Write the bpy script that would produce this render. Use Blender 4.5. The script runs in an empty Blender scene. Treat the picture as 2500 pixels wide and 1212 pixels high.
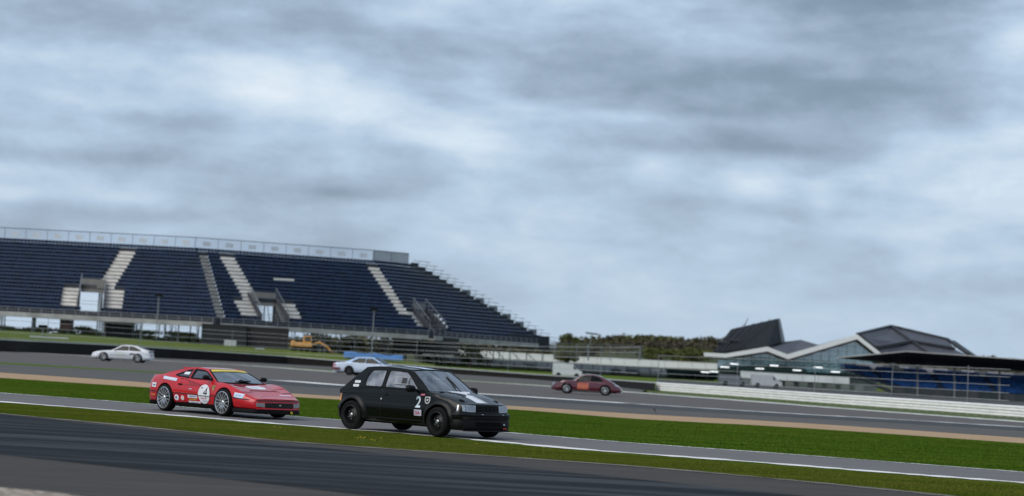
import bpy, bmesh, math, random
import numpy as np
from mathutils import Vector, Matrix
from mathutils.geometry import tessellate_polygon
from math import sin, cos, tan, atan, atan2, radians, pi, sqrt

random.seed(7)
rng = np.random.default_rng(7)
SC = bpy.context.scene
COL = SC.collection

# ------------------------------------------------------------------ camera
FPX, IW, IH = 5085.0, 2500.0, 1212.0          # focal length in photograph pixels
CAM_H = 1.6
ROLL = atan(0.055)
PITCH = atan(281.0 / (FPX * cos(ROLL)))
_F = Vector((0, cos(PITCH), sin(PITCH)))
_R0 = Vector((1, 0, 0)); _U0 = Vector((0, -sin(PITCH), cos(PITCH)))
_R = _R0 * cos(ROLL) + _U0 * sin(ROLL)
_U = -_R0 * sin(ROLL) + _U0 * cos(ROLL)
CP = Vector((0, 0, CAM_H))
cam_d = bpy.data.cameras.new('camera')
cam = bpy.data.objects.new('camera', cam_d); COL.objects.link(cam)
cam.matrix_world = Matrix(((_R.x, _U.x, -_F.x, 0), (_R.y, _U.y, -_F.y, 0), (_R.z, _U.z, -_F.z, CAM_H), (0, 0, 0, 1)))
cam_d.sensor_width = 36.0; cam_d.sensor_fit = 'HORIZONTAL'
cam_d.lens = 36.0 * FPX / IW
cam_d.clip_start = 0.5; cam_d.clip_end = 8000
cam_d.dof.use_dof = True; cam_d.dof.focus_distance = 46.0; cam_d.dof.aperture_fstop = 1.2
SC.camera = cam

# ------------------------------------------------------------------ sky and sun
SUN_EL, SUN_AZ = radians(42), radians(230)     # azimuth clockwise from +Y (view direction)
world = bpy.data.worlds.new('World'); SC.world = world; world.use_nodes = True
nt = world.node_tree; nt.nodes.clear()
def wn(t, **k):
    n = nt.nodes.new(t)
    for a, b in k.items(): setattr(n, a, b)
    return n
wout = wn('ShaderNodeOutputWorld')
sky = wn('ShaderNodeTexSky', sky_type='NISHITA', sun_disc=False)
sky.sun_elevation = SUN_EL; sky.sun_rotation = SUN_AZ
bg_sky = wn('ShaderNodeBackground'); bg_sky.inputs[1].default_value = 0.10
nt.links.new(sky.outputs[0], bg_sky.inputs[0])
tc = wn('ShaderNodeTexCoord')
def mapped(scale, loc=(0, 0, 0)):
    m = wn('ShaderNodeMapping'); m.inputs['Scale'].default_value = scale; m.inputs['Location'].default_value = loc
    nt.links.new(tc.outputs['Generated'], m.inputs[0]); return m
def wnoise(vec, sc, det, rough, dist=0.0):
    n = wn('ShaderNodeTexNoise'); n.inputs['Scale'].default_value = sc; n.inputs['Detail'].default_value = det
    n.inputs['Roughness'].default_value = rough; n.inputs['Distortion'].default_value = dist
    nt.links.new(vec.outputs[0], n.inputs['Vector']); return n
def wmath(op, a, b):
    n = wn('ShaderNodeMath', operation=op)
    for i, x in enumerate((a, b)):
        if isinstance(x, (int, float)): n.inputs[i].default_value = x
        else: nt.links.new(x, n.inputs[i])
    return n.outputs[0]
n_big = wnoise(mapped((1, 1, 4.0), (0.35, 0, 0.1)), 5.5, 3, 0.5, 0.3)
n_mid = wnoise(mapped((1, 1, 3.4), (1.7, 0.4, 0.33)), 12.0, 8, 0.54, 0.25)
n_fine = wnoise(mapped((1, 1, 2.0), (4.1, 2, 0.6)), 30.0, 9, 0.62, 0.2)
sepz = wn('ShaderNodeSeparateXYZ'); nt.links.new(tc.outputs['Generated'], sepz.inputs[0])
val = wmath('ADD', wmath('MULTIPLY', n_big.outputs[0], 0.54), wmath('MULTIPLY', n_mid.outputs[0], 0.36))
val = wmath('ADD', wmath('ADD', val, wmath('MULTIPLY', n_fine.outputs[0], 0.24)), -0.06)
# broad cloud masses of this sky: (photograph u, v, radius u, radius v, gain) turned into directions
def blob(u, v, ru, rv, gain):
    cx = (u - 1250) / FPX; cz = (887 + 0.055 * (u - 1250) - v) / FPX; rx, rz = ru / FPX, rv / FPX
    dx = wmath('DIVIDE', wmath('SUBTRACT', sepz.outputs[0], cx), rx)
    dz = wmath('DIVIDE', wmath('SUBTRACT', wmath('ADD', sepz.outputs[2], wmath('MULTIPLY', wmath('SUBTRACT', sepz.outputs[0], cx), 0.0)), cz), rz)
    d2 = wmath('ADD', wmath('MULTIPLY', dx, dx), wmath('MULTIPLY', dz, dz))
    return wmath('MULTIPLY', wmath('POWER', 2.718, wmath('MULTIPLY', d2, -1.0)), gain)
for b in [(640, 220, 130, 90, .13), (850, 268, 150, 42, .14), (1130, 345, 180, 42, .16), (330, 485, 110, 24, .13), (60, 430, 200, 24, .10), (40, 478, 100, 24, .10),
          (1170, 440, 90, 60, .07), (1840, 460, 90, 60, .11), (1990, 500, 40, 50, .10), (1770, 535, 130, 32, .11), (2110, 420, 80, 32, .08), (2330, 480, 230, 110, .08),
          (2180, 580, 150, 26, .07), (1600, 415, 80, 34, .06), (1560, 292, 220, 18, .08), (1150, 210, 70, 35, .06), (2420, 90, 90, 70, .06),
          (90, 80, 230, 80, -.09), (130, 215, 260, 50, -.12), (430, 300, 140, 26, -.08), (850, 475, 170, 18, -.12), (2050, 40, 230, 60, -.13), (1730, 200, 330, 70, -.08),
          (1760, 362, 300, 22, -.11), (1000, 120, 380, 40, -.05), (350, 535, 300, 20, -.05), (250, 395, 280, 24, -.06)]:
    val = wmath('ADD', val, blob(*b[:4], b[4] * (1.2 if b[4] > 0 else 0.95)))
fade = wmath('MINIMUM', wmath('POWER', 2.718, wmath('MULTIPLY', sepz.outputs[2], -17.0)), 0.85)      # the cloud deck closes to an even pale band at the horizon
val = wmath('ADD', wmath('MULTIPLY', val, wmath('SUBTRACT', 1.0, fade)), wmath('MULTIPLY', fade, 0.572))
ramp = wn('ShaderNodeValToRGB'); cr = ramp.color_ramp
SKYK = 1 / 1.30
stops = [(0.24, (0.165, 0.225, 0.300)), (0.37, (0.235, 0.310, 0.405)), (0.46, (0.330, 0.420, 0.545)), (0.545, (0.435, 0.560, 0.715)), (0.63, (0.580, 0.695, 0.820)), (0.76, (0.79, 0.86, 0.93))]
stops = [(p, tuple(x * SKYK for x in c)) for p, c in stops]
cr.elements[0].position, cr.elements[0].color = stops[0][0], (*stops[0][1], 1)
cr.elements[1].position, cr.elements[1].color = stops[-1][0], (*stops[-1][1], 1)
for p, c in stops[1:-1]:
    e = cr.elements.new(p); e.color = (*c, 1)
nt.links.new(val, ramp.inputs[0])
bg_cl = wn('ShaderNodeBackground'); bg_cl.inputs[1].default_value = 1.0
nt.links.new(ramp.outputs[0], bg_cl.inputs[0])
mix = wn('ShaderNodeMixShader'); mix.inputs[0].default_value = 0.92
nt.links.new(bg_sky.outputs[0], mix.inputs[1]); nt.links.new(bg_cl.outputs[0], mix.inputs[2])
nt.links.new(mix.outputs[0], wout.inputs[0])

sun_d = bpy.data.lights.new('sun', 'SUN'); sun_d.energy = 1.5; sun_d.angle = radians(50); sun_d.color = (1.0, 0.93, 0.84)
sun = bpy.data.objects.new('sun', sun_d); COL.objects.link(sun)
_sd = Vector((sin(SUN_AZ) * cos(SUN_EL), cos(SUN_AZ) * cos(SUN_EL), sin(SUN_EL)))
sun.rotation_euler = _sd.to_track_quat('Z', 'Y').to_euler(); sun.location = (0, 0, 60)
SC.view_settings.view_transform = 'Standard'; SC.view_settings.look = 'None'
SC.view_settings.exposure = 0.45; SC.view_settings.gamma = 1.0; SC.view_settings.use_curve_mapping = False
SC.render.engine = 'CYCLES'; SC.cycles.use_denoising = True
SC.cycles.max_bounces = 8; SC.cycles.transparent_max_bounces = 24

# ------------------------------------------------------------------ photograph pixel -> place
def ray(u, v):
    return (_F + _R * ((u - IW / 2) / FPX) + _U * ((IH / 2 - v) / FPX)).normalized()
def gp(u, v, z=0.0):
    d = ray(u, v); t = (z - CAM_H) / d.z
    return CP + d * t
def at(u, v, Y):
    d = ray(u, v); return CP + d * (Y / d.y)
def proj(p):
    d = Vector(p) - CP; k = FPX / d.dot(_F)
    return IW / 2 + d.dot(_R) * k, IH / 2 - d.dot(_U) * k
def lerp(a, b, t): return a + (b - a) * t
def interp(tab, x):
    if x <= tab[0][0]: return tab[0][1]
    for (x0, y0), (x1, y1) in zip(tab, tab[1:]):
        if x <= x1:
            return y0 + (y1 - y0) * (x - x0) / (x1 - x0 if x1 > x0 else 1)
    return tab[-1][1]
def sinterp(tab, x):
    """monotone cubic through a table"""
    n = len(tab)
    if x <= tab[0][0]: return tab[0][1]
    if x >= tab[-1][0]: return tab[-1][1]
    xs = [t[0] for t in tab]; ys = [t[1] for t in tab]
    d = [(ys[i+1]-ys[i])/(xs[i+1]-xs[i]) for i in range(n-1)]
    m = [d[0]] + [0 if d[i-1]*d[i] <= 0 else 2*d[i-1]*d[i]/(d[i-1]+d[i]) for i in range(1, n-1)] + [d[-1]]
    for i in range(n-1):
        if x <= xs[i+1]:
            h = xs[i+1]-xs[i]; t = (x-xs[i])/h
            return ((2*t**3-3*t*t+1)*ys[i] + (t**3-2*t*t+t)*h*m[i] + (-2*t**3+3*t*t)*ys[i+1] + (t**3-t*t)*h*m[i+1])

# ------------------------------------------------------------------ object helpers
def tag(o, label=None, cat=None, group=None, kind=None):
    if label: o['label'] = label
    if cat: o['category'] = cat
    if group: o['group'] = group
    if kind: o['kind'] = kind
    return o
def empty(name, loc=(0, 0, 0), rz=0.0, parent=None):
    o = bpy.data.objects.new(name, None); COL.objects.link(o)
    o.location = loc; o.rotation_euler = (0, 0, rz); o.empty_display_size = 0.2
    if parent: o.parent = parent
    return o
def mesh_obj(name, verts, faces, mat=None, parent=None, smooth=False, sharp=35):
    me = bpy.data.meshes.new(name)
    me.from_pydata([tuple(v) for v in verts], [], [tuple(f) for f in faces])
    me.validate(); me.update()
    if smooth:
        me.shade_smooth()
        if sharp: me.set_sharp_from_angle(angle=radians(sharp))
    o = bpy.data.objects.new(name, me); COL.objects.link(o)
    if mat: me.materials.append(mat)
    if parent: o.parent = parent
    return o
def inst(o, parent=None, loc=None, rot=None, name=None):
    c = o.copy(); COL.objects.link(c)
    if parent is not None: c.parent = parent
    if loc is not None: c.location = loc
    if rot is not None: c.rotation_euler = rot
    return c
class MB:
    """collects boxes, bars, tubes, sheets into one mesh"""
    def __init__(s): s.v = []; s.f = []
    def add(s, vs, fs):
        k = len(s.v); s.v += [Vector(v) for v in vs]; s.f += [tuple(i + k for i in f) for f in fs]; return s
    def box(s, c, size, rz=0.0, taper=1.0):
        x, y, z = (a / 2 for a in size); c = Vector(c); cs, sn = cos(rz), sin(rz)
        vs = []
        for sz in (-1, 1):
            k = taper if sz > 0 else 1
            for sx, sy in ((-1, -1), (1, -1), (1, 1), (-1, 1)):
                px, py = sx * x * k, sy * y * k
                vs.append(c + Vector((px * cs - py * sn, px * sn + py * cs, sz * z)))
        return s.add(vs, [(3, 2, 1, 0), (4, 5, 6, 7), (0, 1, 5, 4), (1, 2, 6, 5), (2, 3, 7, 6), (3, 0, 4, 7)])
    def bbox(s, c, size, b=0.02, rz=0.0):
        """box with chamfered vertical and horizontal edges"""
        x, y, z = (a / 2 for a in size); b = min(b, x * .9, y * .9, z * .9); c = Vector(c); cs, sn = cos(rz), sin(rz)
        def ring(ix, iy, zz):
            p = [(-x + ix, -y + iy - 0), (x - ix, -y + iy), (x - iy, -y + ix), (x - iy, y - ix), (x - ix, y - iy), (-x + ix, y - iy), (-x + iy, y - ix), (-x + iy, -y + ix)]
            return [c + Vector((q[0] * cs - q[1] * sn, q[0] * sn + q[1] * cs, zz)) for q in p]
        rings = [ring(2 * b, b, -z), ring(b, 0, -z + b), ring(b, 0, z - b), ring(2 * b, b, z)]
        vs = [p for r in rings for p in r]; fs = [tuple(range(7, -1, -1)), tuple(range(24, 32))]
        for k in range(3):
            for i in range(8):
                j = (i + 1) % 8; fs.append((k*8+i, k*8+j, k*8+8+j, k*8+8+i))
        return s.add(vs, fs)
    def bar(s, a, b, w, h=None, up=Vector((0, 0, 1))):
        a, b = Vector(a), Vector(b); h = h or w; d = (b - a)
        if d.length < 1e-6: return s
        d.normalize()
        r = d.cross(up)
        if r.length < 1e-4: r = d.cross(Vector((1, 0, 0)))
        r.normalize(); q = r.cross(d)
        vs = [p + r * (sx * w / 2) + q * (sy * h / 2) for p in (a, b) for sx, sy in ((-1, -1), (1, -1), (1, 1), (-1, 1))]
        return s.add(vs, [(3, 2, 1, 0), (4, 5, 6, 7), (0, 1, 5, 4), (1, 2, 6, 5), (2, 3, 7, 6), (3, 0, 4, 7)])
    def tube(s, pts, r, n=8, cap=True):
        pts = [Vector(p) for p in pts]; rr = r if isinstance(r, (list, tuple)) else [r] * len(pts)
        k0 = len(s.v); fs = []; prev = None
        for i, p in enumerate(pts):
            d = (pts[min(i + 1, len(pts) - 1)] - pts[max(i - 1, 0)]).normalized()
            if prev is None:
                a = d.cross(Vector((0, 0, 1)))
                if a.length < 1e-3: a = d.cross(Vector((1, 0, 0)))
            else: a = prev - d * prev.dot(d)
            a.normalize(); prev = a; b = d.cross(a)
            for j in range(n):
                t = 2 * pi * j / n; s.v.append(p + (a * cos(t) + b * sin(t)) * rr[i])
        for i in range(len(pts) - 1):
            for j in range(n):
                q = (j + 1) % n
                fs.append((k0+i*n+j, k0+i*n+q, k0+i*n+n+q, k0+i*n+n+j))
        if cap:
            fs.append(tuple(k0 + j for j in range(n - 1, -1, -1))); L = k0 + (len(pts) - 1) * n; fs.append(tuple(L + j for j in range(n)))
        s.f += fs; return s
    def quad(s, a, b, c, d): return s.add([a, b, c, d], [(0, 1, 2, 3)])
    def slab(s, poly, off):
        """closed prism: planar polygon pushed by vector off"""
        off = Vector(off); n = len(poly); p = [Vector(q) for q in poly]
        vs = p + [q + off for q in p]
        fs = [tuple(range(n - 1, -1, -1)), tuple(range(n, 2 * n))] + [(i, (i+1) % n, n + (i+1) % n, n + i) for i in range(n)]
        return s.add(vs, fs)
    def grid(s, P):
        R, C = len(P), len(P[0]); vs = [p for row in P for p in row]
        return s.add(vs, [(i*C+j, i*C+j+1, (i+1)*C+j+1, (i+1)*C+j) for i in range(R-1) for j in range(C-1)])
    def lathe(s, prof, n=32, axis='y', a0=0.0, a1=2*pi):
        """prof: (radius, along-axis)"""
        full = abs(a1 - a0 - 2*pi) < 1e-6; m = n if full else n + 1; k0 = len(s.v)
        for i in range(m):
            t = a0 + (a1 - a0) * i / n
            for r, y in prof: s.v.append(Vector((r * cos(t), y, r * sin(t))))
        P = len(prof)
        for i in range(n):
            i2 = (i + 1) % m
            for j in range(P - 1):
                s.f.append((k0+i*P+j, k0+i*P+j+1, k0+i2*P+j+1, k0+i2*P+j))
        return s
    def build(s, name, mat, parent=None, smooth=False, sharp=35):
        return mesh_obj(name, s.v, s.f, mat, parent, smooth, sharp)

# ------------------------------------------------------------------ materials
MATS = {}
def M(name, col, rough=0.5, metal=0.0, coat=0.0, var=0.0, scale=4.0, stretch=(1, 1, 1), rot=0.0, bump=0.0, spec=0.5, island=0.0, col2=None, detail=5, emit=0.0, contrast=(0.3, 0.7), bscale=None):
    if name in MATS: return MATS[name]
    m = bpy.data.materials.new(name); m.use_nodes = True; t = m.node_tree; b = t.nodes['Principled BSDF']
    b.inputs['Base Color'].default_value = (*col, 1); b.inputs['Roughness'].default_value = rough
    b.inputs['Metallic'].default_value = metal; b.inputs['Coat Weight'].default_value = coat; b.inputs['Coat Roughness'].default_value = 0.06
    b.inputs['Specular IOR Level'].default_value = spec
    if emit: b.inputs['Emission Color'].default_value = (*col, 1); b.inputs['Emission Strength'].default_value = emit
    if var or col2 or bump:
        tcn = t.nodes.new('ShaderNodeTexCoord'); mp = t.nodes.new('ShaderNodeMapping')
        mp.inputs['Scale'].default_value = stretch; mp.inputs['Rotation'].default_value = (0, 0, rot)
        t.links.new(tcn.outputs['Object'], mp.inputs[0])
        nz = t.nodes.new('ShaderNodeTexNoise'); nz.inputs['Scale'].default_value = scale; nz.inputs['Detail'].default_value = detail
        nz.inputs['Roughness'].default_value = 0.62
        t.links.new(mp.outputs[0], nz.inputs['Vector'])
        if var or col2:
            r = t.nodes.new('ShaderNodeValToRGB'); r.color_ramp.elements[0].position, r.color_ramp.elements[1].position = contrast
            c1 = tuple(x * (1 - var) for x in col); c2 = col2 or tuple(min(1, x * (1 + var)) for x in col)
            r.color_ramp.elements[0].color = (*c1, 1); r.color_ramp.elements[1].color = (*c2, 1)
            t.links.new(nz.outputs[0], r.inputs[0])
            src = r.outputs[0]
            if island:
                g = t.nodes.new('ShaderNodeNewGeometry'); mu = t.nodes.new('ShaderNodeMix'); mu.data_type = 'RGBA'; mu.blend_type = 'MULTIPLY'; mu.inputs[0].default_value = 1
                mr = t.nodes.new('ShaderNodeMapRange'); mr.inputs[3].default_value = 1 - island; mr.inputs[4].default_value = 1 + island
                t.links.new(g.outputs['Random Per Island'], mr.inputs[0]); t.links.new(src, mu.inputs[6]); t.links.new(mr.outputs[0], mu.inputs[7]); src = mu.outputs[2]
            t.links.new(src, b.inputs['Base Color'])
        if bump:
            n2 = nz
            if bscale:
                n2 = t.nodes.new('ShaderNodeTexNoise'); n2.inputs['Scale'].default_value = bscale; n2.inputs['Detail'].default_value = 4
                t.links.new(tcn.outputs['Object'], n2.inputs['Vector'])
            bp = t.nodes.new('ShaderNodeBump'); bp.inputs['Strength'].default_value = bump; bp.inputs['Distance'].default_value = 0.02
            t.links.new(n2.outputs[0], bp.inputs['Height']); t.links.new(bp.outputs[0], b.inputs['Normal'])
    MATS[name] = m; return m
def glass(name, tint=(0.5, 0.55, 0.55), refl=0.18, rough=0.02, haze=0.0, hazecol=(0.6, 0.62, 0.65), blend=0.35):
    """a pane: see-through tint, mirror reflection that grows at glancing angles, optional milky film"""
    if name in MATS: return MATS[name]
    m = bpy.data.materials.new(name); m.use_nodes = True; t = m.node_tree; t.nodes.clear()
    o = t.nodes.new('ShaderNodeOutputMaterial'); tr = t.nodes.new('ShaderNodeBsdfTransparent'); tr.inputs[0].default_value = (*tint, 1)
    gl = t.nodes.new('ShaderNodeBsdfGlossy'); gl.inputs['Roughness'].default_value = rough; gl.inputs[0].default_value = (0.95, 0.97, 1, 1)
    lw = t.nodes.new('ShaderNodeLayerWeight'); lw.inputs[0].default_value = blend
    mr = t.nodes.new('ShaderNodeMapRange'); mr.inputs[3].default_value = refl; mr.inputs[4].default_value = 0.95
    t.links.new(lw.outputs['Fresnel'], mr.inputs[0])
    base = tr.outputs[0]
    if haze:
        df = t.nodes.new('ShaderNodeBsdfDiffuse'); df.inputs[0].default_value = (*hazecol, 1)
        mh = t.nodes.new('ShaderNodeMixShader')
        tcn = t.nodes.new('ShaderNodeTexCoord'); nz = t.nodes.new('ShaderNodeTexNoise'); nz.inputs['Scale'].default_value = 3.5; nz.inputs['Detail'].default_value = 6
        t.links.new(tcn.outputs['Object'], nz.inputs['Vector'])
        mm = t.nodes.new('ShaderNodeMapRange'); mm.inputs[1].default_value = 0.38; mm.inputs[2].default_value = 0.66; mm.inputs[3].default_value = haze * 0.15; mm.inputs[4].default_value = haze
        t.links.new(nz.outputs[0], mm.inputs[0]); t.links.new(mm.outputs[0], mh.inputs[0])
        t.links.new(base, mh.inputs[1]); t.links.new(df.outputs[0], mh.inputs[2]); base = mh.outputs[0]
    mx = t.nodes.new('ShaderNodeMixShader'); t.links.new(mr.outputs[0], mx.inputs[0]); t.links.new(base, mx.inputs[1]); t.links.new(gl.outputs[0], mx.inputs[2])
    t.links.new(mx.outputs[0], o.inputs[0]); MATS[name] = m; return m
# ================================================================== GROUND
RD = radians(-33)            # running direction of the near roads
m_turf = M('turf soil', (0.062, 0.122, 0.008), 0.95, var=0.0, col2=(0.125, 0.145, 0.022), scale=0.5, stretch=(0.5, 1.6, 1), rot=-RD, bump=0.15, bscale=9, spec=0.05, contrast=(0.32, 0.72))
m_asph_g = M('grey worn asphalt', (0.054, 0.050, 0.046), 0.92, col2=(0.080, 0.074, 0.068), scale=1.1, stretch=(0.35, 2.4, 1), rot=-RD, bump=0.35, bscale=60, spec=0.12, detail=9, contrast=(0.35, 0.68))
m_asph_d = M('dark sealed asphalt', (0.007, 0.0085, 0.0105), 0.85, col2=(0.075, 0.081, 0.088), scale=0.9, stretch=(0.12, 1.7, 1), rot=-RD - 0.05, bump=0.35, bscale=50, spec=0.15, detail=8, contrast=(0.46, 0.74))
m_road = M('pale road asphalt', (0.135, 0.130, 0.130), 0.9, col2=(0.185, 0.178, 0.178), scale=0.8, stretch=(0.3, 3, 1), rot=-RD, bump=0.25, bscale=70, spec=0.12, detail=8)
m_track = M('circuit asphalt', (0.102, 0.094, 0.090), 0.9, col2=(0.134, 0.124, 0.118), scale=0.35, stretch=(0.35, 2.5, 1), rot=-RD * 0.4, bump=0.2, bscale=40, spec=0.12, detail=8)
m_runoff = M('run off asphalt', (0.090, 0.088, 0.083), 0.9, col2=(0.125, 0.120, 0.112), scale=0.3, stretch=(0.3, 2.2, 1), rot=-RD * 0.4, bump=0.2, bscale=40, spec=0.12, detail=8)
m_rubber = M('rubbered asphalt', (0.040, 0.046, 0.052), 0.85, col2=(0.078, 0.080, 0.082), scale=0.5, stretch=(0.2, 2.2, 1), rot=-RD * 0.4, spec=0.15, detail=8)
m_sand = M('tan gravel', (0.33, 0.215, 0.125), 0.95, col2=(0.50, 0.355, 0.225), scale=1.4, stretch=(0.4, 2, 1), rot=-RD * 0.6, bump=0.7, bscale=25, spec=0.1, detail=8)
m_gravel = M('pale stony gravel', (0.16, 0.115, 0.085), 0.95, col2=(0.52, 0.46, 0.39), scale=9, bump=0.8, bscale=30, spec=0.1, detail=8, contrast=(0.4, 0.62))
m_line = M('white road paint', (0.56, 0.55, 0.51), 0.75, col2=(0.80, 0.785, 0.74), scale=2.2, spec=0.2, detail=8, contrast=(0.25, 0.5))
m_linew = M('worn white road paint', (0.30, 0.30, 0.29), 0.8, col2=(0.72, 0.72, 0.70), scale=0.7, spec=0.2, detail=8, contrast=(0.35, 0.62))

def line_pts(tab, z=0.0, ext=90.0, step=25):
    us = np.arange(-120, 2621, step)
    pts = []
    lin = [(-120, tab[0][1] - (tab[0][0] + 120) * (tab[1][1] - tab[0][1]) / (tab[1][0] - tab[0][0]))] if tab[0][0] > -120 else []
    lin += list(tab)
    if tab[-1][0] < 2620: lin.append((2620, tab[-1][1] + (2620 - tab[-1][0]) * (tab[-1][1] - tab[-2][1]) / (tab[-1][0] - tab[-2][0])))
    for u in us:
        v = (sinterp(lin, u - 40) + 2 * sinterp(lin, u) + sinterp(lin, u + 40)) / 4
        pts.append(gp(u, v, z))
    return pts
def extend(pts, e0, e1):
    a = (pts[0] - pts[2]).normalized(); b = (pts[-1] - pts[-3]).normalized()
    return [pts[0] + a * e0] + pts + [pts[-1] + b * e1]
def sheet(name, A, B, z, mat, parent=None, kind='structure'):
    A = [Vector((p.x, p.y, z)) for p in A]; B = [Vector((p.x, p.y, z)) for p in B]
    n = len(A); o = mesh_obj(name, A + B, [(i, i + 1, n + i + 1, n + i) for i in range(n - 1)], mat, parent)
    if kind and not parent: o['kind'] = kind
    return o
def ribbon(name, pts, w, z, mat, parent=None, wob=0.0, i0=None, i1=None):
    P = pts[i0:i1]; A, B = [], []
    for i, p in enumerate(P):
        d = (P[min(i + 1, len(P) - 1)] - P[max(0, i - 1)]).normalized(); q = Vector((-d.y, d.x, 0))
        k = w * (1 + wob * random.uniform(-1, 1)) / 2
        A.append(p + q * k); B.append(p - q * k)
    return sheet(name, A, B, z, mat, parent)

def offs(P, d):
    out = []
    for i, p in enumerate(P):
        t = (P[min(i + 1, len(P) - 1)] - P[max(0, i - 1)]).normalized(); out.append(p + Vector((-t.y, t.x, 0)) * d)
    return out
T_C = [(0, 1010), (350, 1043), (700, 1078), (900, 1093), (1300, 1121), (1600, 1143), (1900, 1170), (2230, 1202), (2500, 1230)]
T_Cd = [(0, 1013), (700, 1086), (1300, 1146), (1900, 1206), (2500, 1268)]
T_B = [(0, 1111), (350, 1149), (700, 1188), (900, 1212), (2500, 1410)]
T_D = [(0, 982), (350, 1009), (700, 1038), (1000, 1060), (1300, 1088), (1450, 1101), (1700, 1119), (1900, 1134), (2100, 1150), (2500, 1180)]
T_E = [(0, 960), (320, 984), (750, 1020), (1250, 1058), (1550, 1083), (1900, 1108), (2500, 1154)]
T_F = [(0, 923), (350, 946), (770, 973), (1250, 1000), (1550, 1023), (1900, 1042), (2500, 1083)]
T_G = [(0, 910), (350, 934), (770, 965), (1240, 991), (1550, 1011), (1900, 1030), (2500, 1070)]
T_I = [(-60, 890), (300, 909), (500, 919), (700, 931), (840, 942), (1210, 965), (1550, 987), (1900, 1009), (2200, 1026), (2500, 1044)]
T_J = [(0, 858), (180, 868), (420, 883), (600, 893), (780, 906), (1112, 929), (1300, 941), (1520, 957), (1800, 978), (2040, 997), (2500, 1031)]
# the barrier line behind the circuit: (pixel, distance)
T_WY = [(-300, 190), (0, 206), (240, 225), (420, 240), (700, 254), (1000, 252), (1300, 228), (1480, 196), (1603, 168)]
pC, pCd, pB, pD, pE, pF, pG, pI, pJ = (line_pts(t) for t in (T_C, T_Cd, T_B, T_D, T_E, T_F, T_G, T_I, T_J))

g = mesh_obj('ground', [(-3000, -400, 0), (3000, -400, 0), (3000, 5000, 0), (-3000, 5000, 0)], [(0, 1, 2, 3)], m_turf); g['kind'] = 'structure'
# near paved apron in front of the camera, with its dark sealed band
ext = lambda P, a=60, b=30: extend(P, a, b)
eC = ext(pC)
apron = sheet('service_road', eC, [Vector((p.x * 0.2 + (-6 + 12 * i / len(eC)), -12, 0)) for i, p in enumerate(eC)], 0.004, m_asph_g)
sheet('sealed_band', ext(pCd), ext(pB), 0.008, m_asph_d, apron)
ribbon('apron_edge', ext(offs(pC, -0.16)), 0.30, 0.012, M('pale concrete edging', (0.10, 0.092, 0.08), 0.9, col2=(0.26, 0.24, 0.21), scale=1.3, spec=0.1, detail=8), apron, wob=0.5)
gv = [gp(-60, 1186), gp(0, 1193.5), gp(60, 1198), gp(110, 1203), gp(180, 1212), gp(330, 1240), gp(200, 1300), gp(-200, 1300), gp(-300, 1200)]
o = mesh_obj('gravel_patch', [(p.x, p.y, 0.012) for p in gv], [tuple(range(len(gv)))], m_gravel); o['kind'] = 'structure'
# the road the two leading cars are on
road = sheet('inner_road', ext(pD), ext(pE), 0.004, m_road)
ribbon('edge_line', ext(offs(pD, 0.05)), 0.46, 0.010, m_line, road, wob=0.55)
ribbon('edge_line', ext(pE), 0.34, 0.010, m_linew, road, wob=0.2)
# tan gravel strip, paved run-off, circuit
sheet('gravel_strip', ext(pF, 120, 60), ext(pG, 120, 60), 0.004, m_sand)
wallg = [Vector((at(u, 900, interp(T_WY, u)).x, interp(T_WY, u), 0)) for u in range(-120, 1621, 25)]
far = []
for i, u in enumerate(np.arange(-120, 2621, 25)):
    j = pJ[i]
    if u <= 1600:
        far.append(Vector((at(u, 900, interp(T_WY, u)).x, interp(T_WY, u), 0)))
    else:
        far.append(j + Vector((0, interp([(1600, 16), (2620, 16)], u), 0)))
run = sheet('run_off', ext(pG, 120, 60), ext(far, 120, 60), 0.006, m_runoff)
trk = sheet('circuit', ext(pI, 120, 60), ext(pJ, 120, 60), 0.010, m_track)
iI = lambda u: int((u + 120) / 25)
ribbon('edge_line', pI, 2.0, 0.019, m_line, trk, i0=iI(700), i1=iI(1575), wob=0.1)
ribbon('edge_line', pI, 1.5, 0.019, m_linew, trk, i0=iI(1575), i1=None, wob=0.25)
ribbon('edge_line', ext(pJ, 120, 60), 1.9, 0.019, m_line, trk, wob=0.25)
sheet('rubber_band', offs(pI, -1.0)[iI(650):], offs(pI, -8.5)[iI(650):], 0.014, m_rubber, run)
# grass verges along the circuit
m_verge = M('verge turf', (0.052, 0.108, 0.005), 0.95, col2=(0.100, 0.140, 0.014), scale=0.6, stretch=(0.4, 1.8, 1), rot=-RD * .4, bump=0.5, bscale=6, spec=0.1)
k0 = iI(1100)
sheet('grass_verge', [p + Vector((0.3, 1.3, 0)) for p in pJ[k0:]], [p + Vector((0, 9 if i + k0 > iI(1600) else 7, 0)) for i, p in enumerate(pJ[k0:])], 0.014, m_verge)
sheet('grass_verge', offs(pJ, 1.2)[iI(480):iI(860)], offs(pJ, 5)[iI(480):iI(860)], 0.014, m_verge)
wa = [gp(u, v) for u, v in ((-300, 868), (-100, 880), (0, 885), (210, 898), (400, 909.5), (520, 916.5))]
wb_ = [gp(u, v) for u, v in ((-300, 872), (-100, 884), (0, 889.5), (210, 901.5), (400, 912), (520, 917))]
sheet('grass_verge', wa, wb_, 0.016, m_verge)

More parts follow.
